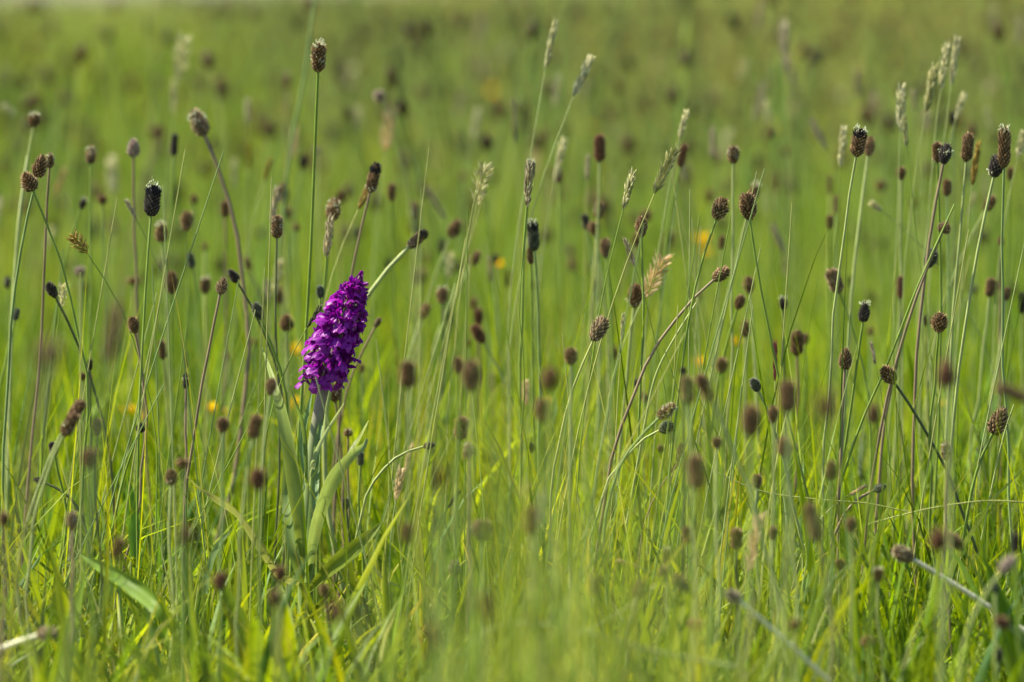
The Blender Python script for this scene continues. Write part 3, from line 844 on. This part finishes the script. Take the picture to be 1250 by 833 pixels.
def grass_plume(x, y, L, W, lean, d, kind, flags='', rootx=None, label=None):
    c = coc(d); h = max(L - 0.4 * c, L * 0.6) * d / FPX; w = max(W * 1.2 - 0.25 * c, W * 0.75) * d / FPX
    dr = dir3(lean, rnd.uniform(-0.2, 0.2)); base = P(x, y, d) - dr * h / 2
    rd = d + rnd.uniform(-0.02, 0.02)
    if rootx is None: rootx = x - 0.5 * math.sin(R(lean)) * (ground_y(d) - y) * 0.6 + rnd.gauss(0, 9)
    root = P(rootx, ground_y(rd), rd); root.z = 0
    if label is None:
        foc = 'softly blurred ' if c > 9 else ''
        label = where(x, y, foc + GNAME[kind] + (' nodding' if abs(lean) > 30 else '') + ' grass plume ')
    t = thing('grass_plume', root, label, 'grass plume', 'grass plumes rising over the meadow')
    o = link('seed_plume', plume_for(kind, 'L' in flags, rnd.randrange(2)), t)
    o.location = base - root; o.rotation_mode = 'QUATERNION'; o.rotation_quaternion = dr.to_track_quat('Z', 'Y') @ Euler((0, 0, rnd.uniform(0, 6.28))).to_quaternion(); o.scale = (w * 1.15, w * 1.15, h)
    sm = next((s_ for s_ in 'GPRDBY' if s_ in flags), None) or rnd.choice('GYGP')
    link('stem', stem_obj(root, bez(root, base - dr * (base - root).length * 0.42, base + dr * h * 0.03, 13), 0.0006, 0.00034, M_stem[sm], 5), t)
    return t
GP = """
672 55 62 11 12 3.55 g P 625
711 93 56 14 24 3.55 p P 640
834 152 37 11 14 3.52 p P 800
812 208 62 18 24 3.30 g Y 655
767 232 50 12 15 3.32 g G 690
645 226 56 12 4 3.34 k G 640
628 150 58 9 -3 3.9 k - 630
683 196 56 12 12 3.72 p P 655
587 225 54 15 12 3.50 g LY 545
474 158 62 15 8 4.0 s LP 470
447 235 48 12 24 3.5 y Y 330
401 290 50 13 6 3.42 k G 385
335 250 48 12 10 3.6 k G 300
327 207 32 10 18 3.9 y P -
222 72 62 17 8 4.1 p LP 195
302 136 36 11 0 4.2 p - -
303 190 36 9 0 4.1 y - -
286 212 42 12 0 4.4 p - -
137 214 52 18 0 4.4 p P 137
97 297 32 13 -38 3.36 y LG 145
160 256 28 8 -28 3.5 k G -
76 360 30 10 10 3.42 p LG 70
10 134 26 12 -50 4.2 p P -60
1100 132 60 14 2 3.55 p P 1080
1105 160 40 10 -6 3.5 g G 1190
1136 108 62 15 10 3.55 g P 1120
1152 82 60 13 8 3.57 g P 1132
1165 75 62 12 8 3.58 p P 1145
1172 130 36 11 18 3.66 p P 1150
1028 180 52 12 4 3.6 p G 1030
1191 200 56 11 7 3.5 y P 1160
1000 165 46 12 -24 4.1 k - 1050
958 58 66 16 -3 4.3 k - -
968 100 50 12 -12 4.5 k - -
927 20 44 12 10 4.6 k - -
1046 103 38 13 -8 4.6 k - -
1246 176 36 12 12 3.6 p P 1215
926 126 52 13 14 4.4 k - -
870 175 40 11 0 4.0 k - -
799 338 62 17 27 3.47 s LP 735
769 309 36 8 -20 3.36 k G 790
760 400 36 7 4 3.36 g Y 735
950 292 44 12 -22 4.0 k - -
958 325 30 10 0 4.2 k - -
1069 252 20 12 -55 3.62 p P 1245
717 205 34 8 2 3.8 k - -
598 330 36 9 -4 3.9 k - -
533 250 50 11 -30 4.1 k - 590
487 591 42 12 10 3.2 s P 480
496 570 60 8 14 3.5 s P -
642 480 34 11 0 3.6 s - -
830 553 24 10 18 3.33 r R 820
824 570 20 7 38 3.35 r R 812
946 442 50 7 0 3.38 r P 948
920 665 80 13 12 2.96 s LP 905
766 688 30 7 -72 3.1 s P 830
338 340 50 14 8 3.75 p P 320
327 355 30 11 -5 3.8 k - -
228 440 22 5 0 3.5 d - 228
554 610 26 6 35 3.28 d G 530
383 387 34 7 32 3.32 d G 352
1213 18 34 12 5 5.0 p - -
1244 38 40 12 5 4.7 k - -
585 40 50 14 10 6 k - -
505 40 44 13 0 6 r - -
560 130 40 12 8 5.2 k - -
1185 250 34 8 20 3.9 p - -
1045 600 30 6 60 3.3 s Y -
640 600 30 7 10 2.6 s - -
600 470 34 9 0 4.0 k - -
1066 432 30 6 -12 3.36 k G 1080
660 620 50 8 5 2.6 p - -
"""
for ln_ in GP.strip().splitlines():
    f = ln_.split(); x, y, L, W, le, d = map(float, f[:6]); fl = f[7] if f[7] != '-' else ''
    grass_plume(x, y, L, W, le, d, f[6], fl, None if f[8] == '-' else float(f[8]))

for i in range(40):      # more plumes, a little out of focus, behind those placed one by one
    d = rnd.uniform(3.75, 6.5); x = rnd.uniform(-10, 1260); zz = rnd.uniform(0.22, 0.36); L = rnd.uniform(0.016, 0.03) / d * FPX + coc(d) * 0.25
    grass_plume(x, HORIZON + (EYE - zz) / d * FPX, L, 0.0045 / d * FPX + coc(d) * 0.25, rnd.gauss(6, 12), d, rnd.choice('ppkgsp'), rnd.choice(['', 'L']))

# ------------------------------------------------------------------ leaves traced as ribbons with their own depth
def ribbon(path, mat, tint, fold=0.25, tilt=0.0, name='leaf', edge=None, n=26, cols=7, wave=0.0):
    """path: (x, y, width px, distance) from base to tip -> world-space mesh data"""
    pts = [P(a, b, d) for a, b, w, d in path]; ws = [w * d / FPX / 2 for a, b, w, d in path]; m = len(pts)
    def cr(v, u):
        i = min(int(u), m - 2); f = u - i
        p0, p1, p2, p3 = v[max(i - 1, 0)], v[i], v[i + 1], v[min(i + 2, m - 1)]
        return 0.5 * ((p1 * 2) + (p2 - p0) * f + (p0 * 2 - p1 * 5 + p2 * 4 - p3) * f * f + (p1 * 3 - p0 - p2 * 3 + p3) * f ** 3)
    C = [cr(pts, (m - 1) * i / (n - 1)) for i in range(n)]; Wd = [max(cr(ws, (m - 1) * i / (n - 1)), 0.0002) for i in range(n)]
    V, T, A = [], [], []; tint = np.array(tint); edge = np.array(edge) if edge is not None else tint * 1.25
    for i in range(n):
        tn = (C[min(i + 1, n - 1)] - C[max(i - 1, 0)]).normalized()
        s = tn.cross(Vector((0, 1, 0))); s = s.normalized() if s.length > 1e-3 else Vector((1, 0, 0)); nn = s.cross(tn)
        tl = tilt if not callable(tilt) else tilt(i / (n - 1))
        s2 = s * math.cos(tl) + nn * math.sin(tl); n2 = nn * math.cos(tl) - s * math.sin(tl)
        for k in range(cols):
            u = -1 + 2 * k / (cols - 1)
            wv = wave * Wd[i] * math.sin(i * 0.9 + (2 if u > 0 else 0)) * abs(u) ** 2
            V.append(tuple(C[i] + s2 * (u * Wd[i]) / max(math.cos(tl), 0.35) + n2 * (fold * Wd[i] * (1 - u * u) * 1.3 + wv)))
            e = abs(u) > 0.95; T.append(edge if e else tint * (1.18 if abs(u) < 0.1 else 1)); A.append(u)
    q = np.array([[i * cols + k, i * cols + k + 1, (i + 1) * cols + k + 1, (i + 1) * cols + k] for i in range(n - 1) for k in range(cols - 1)])
    return mesh_np(name, V, [q], mat, np.array(T), across=A)

# ------------------------------------------------------------------ the orchid
def petal_grid(L, W, curl, cup, tipw=0.0, nu=6, nv=5, lobes=False):
    """petal lying along +X from the origin, wide in Y, curving towards -Z"""
    V = []; 
    for i in range(nu):
        t = i / (nu - 1)
        if lobes: wd = W * (0.22 + 0.78 * min(1, t * 1.7)) * (1 - 0.12 * t)
        else: wd = W * (math.sin(math.pi * (0.10 + 0.86 * t)) ** 0.8)
        for k in range(nv):
            u = -1 + 2 * k / (nv - 1); x = L * t
            if lobes: x = L * t * (1.0 + (0.22 * math.exp(-(u * 4) ** 2) - 0.18 * abs(abs(u) - 0.45) ** 0.5 * (1) + 0.05) * t)
            V.append((x, u * wd * 0.5, -curl * t * t + cup * u * u * (wd / max(W, 1e-3)) + (0.05 * math.sin(u * 7 + t * 5) if lobes else 0)))
    q = [[i * nv + k, i * nv + k + 1, (i + 1) * nv + k + 1, (i + 1) * nv + k] for i in range(nu - 1) for k in range(nv - 1)]
    return np.array(V), np.array(q)

def rotv(V, eul, loc=(0, 0, 0)):
    Mx = np.array(Euler(eul).to_matrix()); return V @ Mx.T + np.array(loc)

PUR = np.array((0.21, 0.005, 0.27)); PUR2 = np.array((0.17, 0.01, 0.16)); PALE = np.array((0.42, 0.06, 0.46))
def flower_mesh(seed):
    g = np.random.default_rng(seed); b = Bag(); c = PUR * g.uniform(0.75, 1.25)
    for s in (-1, 1):       # two side sepals spreading up and back, like wings
        V, q = petal_grid(0.62, 0.34, g.uniform(-0.15, 0.1), 0.06); b.add(rotv(V, (s * g.uniform(0.5, 0.9), g.uniform(-0.9, -0.4), s * g.uniform(0.8, 1.15)), (0.12, 0, 0.05)), quads=q, tint=c * g.uniform(0.85, 1.25))
        V, q = petal_grid(0.42, 0.24, 0.12, -0.05); b.add(rotv(V, (s * 0.9, -0.75, s * 0.25), (0.1, s * 0.05, 0.08)), quads=q, tint=c * 0.85)
    V, q = petal_grid(0.46, 0.28, 0.22, -0.09); b.add(rotv(V, (0, g.uniform(-1.0, -0.7), 0), (0.08, 0, 0.1)), quads=q, tint=c)   # hood
    V, q = tube([Vector((0.1, 0, 0.02)), Vector((-0.1, 0, -0.05)), Vector((-0.35, 0, -0.2))], [0.08, 0.06, 0.03], 6); b.add(V, quads=q, tint=c * 0.8)   # spur
    return b.mesh('flower', M_petal)
def lip_mesh(seed):
    g = np.random.default_rng(seed); b = Bag(); c = (PUR * 0.75 + PALE * 0.25) * g.uniform(0.8, 1.3)
    V, q = petal_grid(0.62, 0.82, g.uniform(0.12, 0.4), g.uniform(-0.14, 0.02), nu=8, nv=11, lobes=True)
    tt = np.array([c * (1.15 - 0.25 * (v[0] / 0.7)) for v in V])
    b.add(rotv(V, (0, g.uniform(0.45, 0.95), 0), (0.14, 0, 0.0)), quads=q, tint=tt)
    return b.mesh('lip', M_lip)
def bud_mesh(seed):
    g = np.random.default_rng(seed); b = Bag()
    for k in range(3):
        V, q = petal_grid(0.55, 0.3, 0.05, -0.08); a = k * 2.09; b.add(rotv(V, (a, -0.05, 0), (0, 0.05 * math.cos(a), 0.05 * math.sin(a))), quads=q, tint=(PUR2 if k else PUR) * g.uniform(0.7, 1.1))
    return b.mesh('bud', M_petal)
FL = [flower_mesh(i) for i in range(7)]; LP = [lip_mesh(20 + i) for i in range(7)]; BD = [bud_mesh(40 + i) for i in range(3)]

OD = 3.30
A_, B_ = P(391, 465, OD), P(442, 332, OD)
root_o = P(373, ground_y(OD + 0.01), OD + 0.01); root_o.z = 0
orchid = thing('orchid', root_o, 'single purple orchid in flower, leaning spike over broad grey-green leaves', 'orchid')
ax = (B_ - A_); Lx = ax.length; axn = ax.normalized(); e1 = axn.cross(Vector((0, 1, 0))).normalized(); e2 = axn.cross(e1).normalized()
# stem, thick and ribbed, mauve-grey towards the flowers
sp = [root_o, P(373, 712, OD), P(375, 650, OD), P(379, 585, OD), P(385, 530, OD), P(391, 492, OD), P(397, 468, OD), A_ + ax * 0.5, A_ + ax * 0.96]
V, q = tube([p_ - root_o for p_ in sp], [0.0046, 0.0046, 0.0044, 0.0040, 0.0036, 0.0033, 0.003, 0.0022, 0.0012], 10)
g_, m_ = np.array((0.19, 0.26, 0.09)), np.array((0.19, 0.14, 0.14))
tt = np.repeat(np.array([g_, g_, g_, g_, g_ * 0.7 + m_ * 0.3, m_, m_, m_, m_]), 10, 0)
link('stem', mesh_np('stem', V, [q], M_ostem, tt), orchid)
NF = 92; bract = None
def bract_mesh():
    V, q = petal_grid(1.0, 0.22, 0.12, 0.05); b = Bag(); b.add(V, quads=q, tint=np.array([np.array((0.10, 0.12, 0.04)) * (1 - v[0]) + np.array((0.16, 0.04, 0.10)) * v[0] for v in V])); return b.mesh('bract', M_oleaf)
BR = bract_mesh()
for i in range(NF):
    t = (i + 0.5) / NF * 0.9; w = i * 2.39996 + rnd.gauss(0, 0.15)
    env = float(np.interp(t, [0, 0.12, 0.3, 0.5, 0.7, 0.85, 0.92], [0.72, 0.97, 1.0, 0.92, 0.68, 0.40, 0.26]))
    rad = 0.0088 * env
    o_ = e1 * math.cos(w) + e2 * math.sin(w); sag = 0.15 if t < 0.5 else -0.2 * 0
    tt_ = t * (1 if t > 0.08 else 1)
    pos = A_ + ax * (tt_ - (0.05 * (o_.x < 0) if t < 0.2 else 0)) + o_ * rad
    outd = (o_ + axn * (rnd.uniform(-0.05, 0.3) + (0.55 * max(0, t - 0.6) / 0.3))).normalized()
    up_ = (axn - outd * axn.dot(outd)).normalized(); sd = up_.cross(outd)
    mrot = Matrix((outd, sd, up_)).transposed().to_quaternion() @ Euler((rnd.gauss(0, 0.45), rnd.gauss(0, 0.3), rnd.gauss(0, 0.4))).to_quaternion()
    s_ = 0.0108 * (0.45 + 0.6 * min(env, 1)) * rnd.uniform(0.85, 1.2)
    fo = link('flower', FL[i % 7], orchid); fo.location = pos - root_o; fo.rotation_mode = 'QUATERNION'; fo.rotation_quaternion = mrot; fo.scale = (s_, s_, s_)
    lo = link('lip', LP[(i * 3) % 7], fo)
    V_ = A_ + ax * tt_ - axn * 0.004
    if i % 2 == 0:
        bo = link('bract', BR, orchid); bo.location = A_ + ax * (t - 0.03) + o_ * 0.0015 - root_o; bo.rotation_mode = 'QUATERNION'
        bd = (o_ + axn * 0.75).normalized(); up2 = (axn - bd * axn.dot(bd)).normalized(); bo.rotation_quaternion = Matrix((bd, up2.cross(bd), up2)).transposed().to_quaternion(); ls = rnd.uniform(0.009, 0.014) * (0.6 + 0.4 * env); bo.scale = (ls, ls, ls)
for i in range(20):
    t = 0.82 + 0.19 * i / 19; w = i * 2.39996; o_ = e1 * math.cos(w) + e2 * math.sin(w)
    rad = 0.0036 * (1 - i / 22); pos = A_ + ax * t + o_ * rad; dv = (o_ * 0.35 + axn).normalized(); sd = dv.cross(o_).normalized(); up_ = sd.cross(dv)
    bo = link('bud', BD[i % 3], orchid); bo.location = pos - root_o; bo.rotation_mode = 'QUATERNION'; bo.rotation_quaternion = Matrix((dv, sd, up_)).transposed().to_quaternion(); s_ = 0.0125 * (1 - 0.35 * i / 19); bo.scale = (s_, s_ * 0.9, s_ * 0.9)

GL, GY = (0.17, 0.24, 0.085), (0.20, 0.26, 0.055)
leaves = [
    ('broad pale green leaf rising behind the stem', [(374, 712, 12, 3.30), (369, 690, 17, 3.29), (366, 640, 25, 3.28), (359, 590, 28, 3.28), (349, 530, 24, 3.28), (338, 480, 15, 3.29), (327, 445, 7, 3.31), (320, 425, 1, 3.33)], GY, 0.30, 0.25, 0.1),
    (None, [(374, 712, 8, 3.28), (378, 690, 13, 3.27), (386, 645, 22, 3.25), (397, 608, 25, 3.23), (412, 577, 24, 3.22), (430, 556, 17, 3.22), (444, 545, 10, 3.23), (448, 535, 5, 3.24)], GL, 0.45, -0.5, 0.15),
    ('curled bright yellow-green leaf tip', [(420, 566, 6, 3.23), (430, 548, 8, 3.235), (440, 532, 6, 3.24), (450, 513, 1, 3.26)], (0.27, 0.32, 0.05), 0.1, 0.5, 0.1),
    ('long leaf arching out low with a nibbled edge', [(372, 715, 10, 3.30), (345, 705, 16, 3.28), (326, 683, 17, 3.26), (308, 652, 15, 3.25), (288, 627, 13, 3.24), (262, 608, 12, 3.23), (243, 596, 5, 3.23), (229, 582, 1, 3.22)], (0.19, 0.22, 0.08), 0.45, 0.7, 0.25),
    ('yellowish leaf held low and half folded', [(376, 722, 8, 3.28), (398, 698, 22, 3.24), (425, 676, 28, 3.21), (448, 656, 20, 3.2), (466, 637, 1, 3.2)], (0.14, 0.19, 0.02), 0.5, 0.5, 0.1),
    ('thin whitish leaf curving up the stem', [(381, 600, 9, 3.29), (381, 575, 10, 3.285), (386, 553, 8, 3.28), (397, 530, 6, 3.28), (408, 512, 5, 3.28), (420, 492, 1, 3.27)], (0.28, 0.36, 0.22), 0.5, -0.6, 0.0),
    ('narrow upright leaf clasping the stem', [(378, 600, 10, 3.305), (371, 560, 14, 3.31), (370, 525, 12, 3.315), (376, 500, 8, 3.315), (381, 478, 1, 3.32)], (0.14, 0.24, 0.10), 0.4, 0.3, 0.0),
    (None, [(374, 590, 5, 3.285), (373, 550, 8, 3.28), (370, 520, 8, 3.275), (362, 495, 5, 3.27), (354, 470, 1, 3.27)], (0.15, 0.23, 0.06), 0.3, 0.3, 0.0),
    (None, [(376, 712, 12, 3.275), (379, 660, 16, 3.27), (383, 610, 17, 3.275), (385, 575, 15, 3.285), (388, 540, 12, 3.29), (394, 505, 7, 3.3)], (0.16, 0.25, 0.10), 0.6, 0.1, 0.0),
    (None, [(372, 716, 14, 3.29), (360, 680, 20, 3.285), (352, 640, 22, 3.29), (350, 600, 18, 3.30), (348, 560, 8, 3.30), (347, 530, 1, 3.31)], (0.15, 0.22, 0.06), 0.5, 0.5, 0.1),
]
for lb, path, tn, fo_, ti, wv in leaves:
    me = ribbon([(a, b, max(w * 0.66, 0.8), d) for a, b, w, d in path], M_oleaf, tn, fo_, ti, wave=wv); o = link('leaf', me, orchid, -root_o)
    if lb: o['label'] = lb

# ------------------------------------------------------------------ single leaves and stalks one can pick out
def lone_leaf(name, label, cat, path, tn, fold=0.35, tilt=0.4, wave=0.1):
    r_ = P(path[0][0], path[0][1], path[0][3]); r_.z = 0
    o = link(name, ribbon(path, M_oleaf, tn, fold, tilt, wave=wave), None, (0, 0, 0)); tag(o, label, cat)
lone_leaf('broad_leaf', 'broad bright green leaf lying slantwise in the grass below the blurred buttercups', 'leaf',
          [(215, 770, 14, 3.02), (190, 740, 20, 3.02), (165, 718, 22, 3.04), (140, 702, 19, 3.06), (115, 688, 12, 3.1), (96, 676, 1, 3.12)], (0.12, 0.21, 0.012), 0.55, 0.2)
lone_leaf('broad_leaf', 'upright broad green leaf standing above the slanting broad leaf', 'leaf',
          [(165, 680, 12, 3.3), (164, 650, 16, 3.3), (160, 620, 15, 3.3), (158, 595, 8, 3.3), (155, 580, 1, 3.3)], (0.10, 0.22, 0.02), 0.3, 0.2)
lone_leaf('grass_leaf', 'pale narrow leaf rising to a point beside the arching orchid leaf', 'leaf',
          [(250, 725, 7, 3.22), (255, 695, 8, 3.22), (265, 668, 7, 3.22), (281, 649, 1, 3.22)], (0.17, 0.25, 0.08), 0.2, 0.4)
lone_leaf('grass_leaf', 'short wide blade with a pointed tip beside the bowed black bud', 'leaf',
          [(496, 690, 8, 3.3), (505, 650, 9, 3.3), (512, 620, 7, 3.3), (518, 590, 1, 3.3)], (0.20, 0.3, 0.02), 0.3, 0.5)

def stalk(name, label, cat, path, r0, r1, mat, group=None):
    pts = [P(a, b, d) for a, b, d in path]; m = len(pts)
    out_ = []
    for i in range(26):
        u = (m - 1) * i / 25; k = min(int(u), m - 2); f = u - k
        p0, p1, p2, p3 = pts[max(k - 1, 0)], pts[k], pts[k + 1], pts[min(k + 2, m - 1)]
        out_.append(0.5 * ((p1 * 2) + (p2 - p0) * f + (p0 * 2 - p1 * 5 + p2 * 4 - p3) * f * f + (p1 * 3 - p0 - p2 * 3 + p3) * f ** 3))
    V, q = tube([p_ - pts[0] for p_ in out_], [r0 + (r1 - r0) * i / 25 for i in range(26)], 6)
    o = link(name, mesh_np(name, V, [q], mat), None, pts[0]); tag(o, label, cat, group)
stalk('fallen_stalk', 'long pale stalk arching sideways over the lowest grass', 'stalk', [(560, 800, 2.8), (600, 768, 2.78), (640, 761, 2.76), (700, 768, 2.75), (760, 785, 2.75), (820, 800, 2.75), (900, 815, 2.75)], 0.0008, 0.0011, M_stem['P'])
stalk('fallen_stalk', 'thin pale stalk running level just above the fallen pale stem', 'stalk', [(1060, 640, 3.2), (1130, 622, 3.2), (1200, 612, 3.2), (1260, 614, 3.2)], 0.0004, 0.0005, M_stem['Y'])
stalk('fallen_stalk', 'fine reddish stalk sagging level below the fuzzy dark heads', 'stalk', [(870, 575, 3.25), (930, 600, 3.25), (1000, 610, 3.25), (1060, 615, 3.25), (1120, 628, 3.25)], 0.0004, 0.0004, M_stem['Y'])
stalk('fallen_stalk', 'faint pale stalk slanting low behind the long arching stalk', 'stalk', [(640, 812, 2.9), (700, 780, 2.9), (760, 745, 2.9), (800, 715, 2.9)], 0.0004, 0.0005, M_stem['P'])
stalk('bare_stalk', 'bright straight bare stalk beside the big leaning head', 'stalk', [(1198, 660, 3.3), (1212, 590, 3.3), (1226, 530, 3.3), (1238, 494, 3.3)], 0.0007, 0.0004, M_stem['P'])
stalk('bare_stalk', 'long diagonal stalk crossing behind the head on a dark slanting stem', 'stalk', [(1020, 610, 3.33), (1050, 520, 3.33), (1085, 440, 3.33), (1120, 350, 3.33), (1165, 250, 3.34)], 0.0008, 0.0005, M_stem['G'])
stalk('bare_stalk', 'smooth stalk bowing up from the grass to bend over near the centre', 'stalk', [(765, 640, 3.32), (785, 530, 3.32), (800, 460, 3.32), (825, 410, 3.32), (850, 370, 3.33)], 0.0008, 0.0005, M_stem['P'])
stalk('bare_stalk', 'pale blurred stalk curving down from the two fused heads', 'stalk', [(8, 640, 3.55), (14, 420, 3.57), (22, 280, 3.58), (34, 190, 3.6)], 0.001, 0.0009, M_stem['P'])
stalk('bare_stalk', 'blurred grey-green stalk passing beside the tall pale-fringed head', 'stalk', [(338, 330, 3.9), (355, 180, 3.9), (372, 90, 3.9), (386, -20, 3.9)], 0.0011, 0.0009, M_stem['B'])
stalk('fallen_stalk', 'creamy curl of dry stalk low beside the yellowish orchid leaf', 'stalk', [(455, 690, 3.2), (463, 702, 3.2), (475, 711, 3.2), (490, 717, 3.2)], 0.0006, 0.0004, M_stem['P'])
for i in range(60):      # slanting thin culms in the sharp zone of the right-hand half
    x = rnd.uniform(-20, 1250); d = rnd.uniform(3.12, 3.6); dx = rnd.gauss(50, 70)
    yt = rnd.uniform(180, 480)
    if 330 < x + dx * 0.5 < 430: x += 130
    stalk('bare_stalk', where(x + dx, yt, 'thin headless stalk ending '), 'stalk',
          [(x, ground_y(d), d), (x + dx * 0.3, (ground_y(d) * 0.6 + yt * 0.4), d), (x + dx, yt, d)], 0.0006, 0.0003, M_stem[rnd.choice('GPYB')], 'thin headless stalks between the seed heads')

# ------------------------------------------------------------------ buttercups
def cup_petal():
    V, q = petal_grid(1.0, 0.95, -0.35, 0.12); b = Bag(); b.add(V, quads=q, tint=(1, 1, 1)); return b.mesh('petal', M_yellow)
CP = cup_petal()
BC = [(156, 506, 4.0, 18), (174, 512, 4.0, 14), (257, 503, 3.95, 18), (272, 507, 4.05, 12), (356, 499, 4.0, 22), (360, 432, 4.2, 20), (84, 556, 4.05, 14), (665, 494, 4.0, 14), (608, 326, 4.3, 13), (856, 298, 4.6, 20),
      (853, 446, 4.1, 15), (600, 116, 7.5, 16), (722, 160, 7, 10), (1150, 495, 4.0, 9), (940, 160, 8, 9), (898, 420, 4.2, 12), (862, 312, 4.7, 14)]
BL = ['yellow buttercup left of the blurred pair', 'smaller yellow buttercup of the blurred pair by the sharp green stem', 'yellow buttercup above the round blurred head', 'smaller buttercup tucked behind another near the round blurred head',
      'yellow buttercup glowing behind the orchid stem', 'yellow buttercup behind the left edge of the orchid spike', 'orange-yellow buttercup low among green stems under the twin brown heads', 'yellow buttercup below a straw grass plume mid-meadow',
      'small buttercup behind a dark bud above the stacked heads', 'larger yellow buttercup blurred behind a tall green stem', 'yellow buttercup low between brown heads near the silvery head', 'pale yellow buttercup far back near the top of the meadow',
      'tiny yellow buttercup far back between grass plumes', 'small yellow buttercup under a big blurred head', 'tiny far yellow buttercup near a blurred drooping plume', 'yellow buttercup below a small brown oval head', 'lower yellow buttercup of two behind the tall green stem']
for (x, y, d, sz), lb in zip(BC, BL):
    top = P(x, y, d); root = P(x + rnd.uniform(-15, 15), ground_y(d), d); root.z = 0
    t = thing('buttercup', root, lb, 'buttercup', 'buttercups dotted through the meadow')
    s_ = sz * d / FPX / 2 * 1.6
    for k in range(5):
        o = link('petal', CP, t); o.location = top - root; o.rotation_euler = (0, R(-28), 0); o.rotation_euler = (Matrix.Rotation(k * 2 * math.pi / 5, 3, 'Z') @ Matrix.Rotation(R(-30), 3, 'Y')).to_euler(); o.scale = (s_, s_, s_)
    link('stem', stem_obj(root, bez(root, (root + top) / 2 + Vector((0.004, 0, 0)), top, 8), 0.0007, 0.0005, M_stem['G']), t)

# ------------------------------------------------------------------ fine out-of-focus grass close to the lens
def wisps(b):
    blades(b, 34, 0.05, (0.15, 0.25), (0.0006, 0.0012), 0.13, 0.3, {'blue': 3, 'green': 2, 'pale': 2, 'olive': 1, 'straw': 0.6}, segs=7)
C_w = patch_collection('wisp', [wisps] * 4)
pts = []
for x, y, m in ((640, 2.5, 4), (700, 2.55, 5), (660, 2.7, 4), (590, 2.5, 2), (60, 2.3, 1), (120, 2.5, 1), (1010, 2.4, 1)):
    for _ in range(m):
        d = y + NR.normal(0, 0.08); pp = P(x + NR.normal(0, 35), ground_y(d), d); pts.append((pp.x, pp.y, 0))
n = len(pts)
scatter('fine_grass', C_w, np.array(pts), scl(n, 1.0), rots(n), NR.integers(0, 4, n), 'wispy fine grass blurred close to the lens', 'grass')
print('plantains', NPL, 'objects', len(bpy.data.objects))
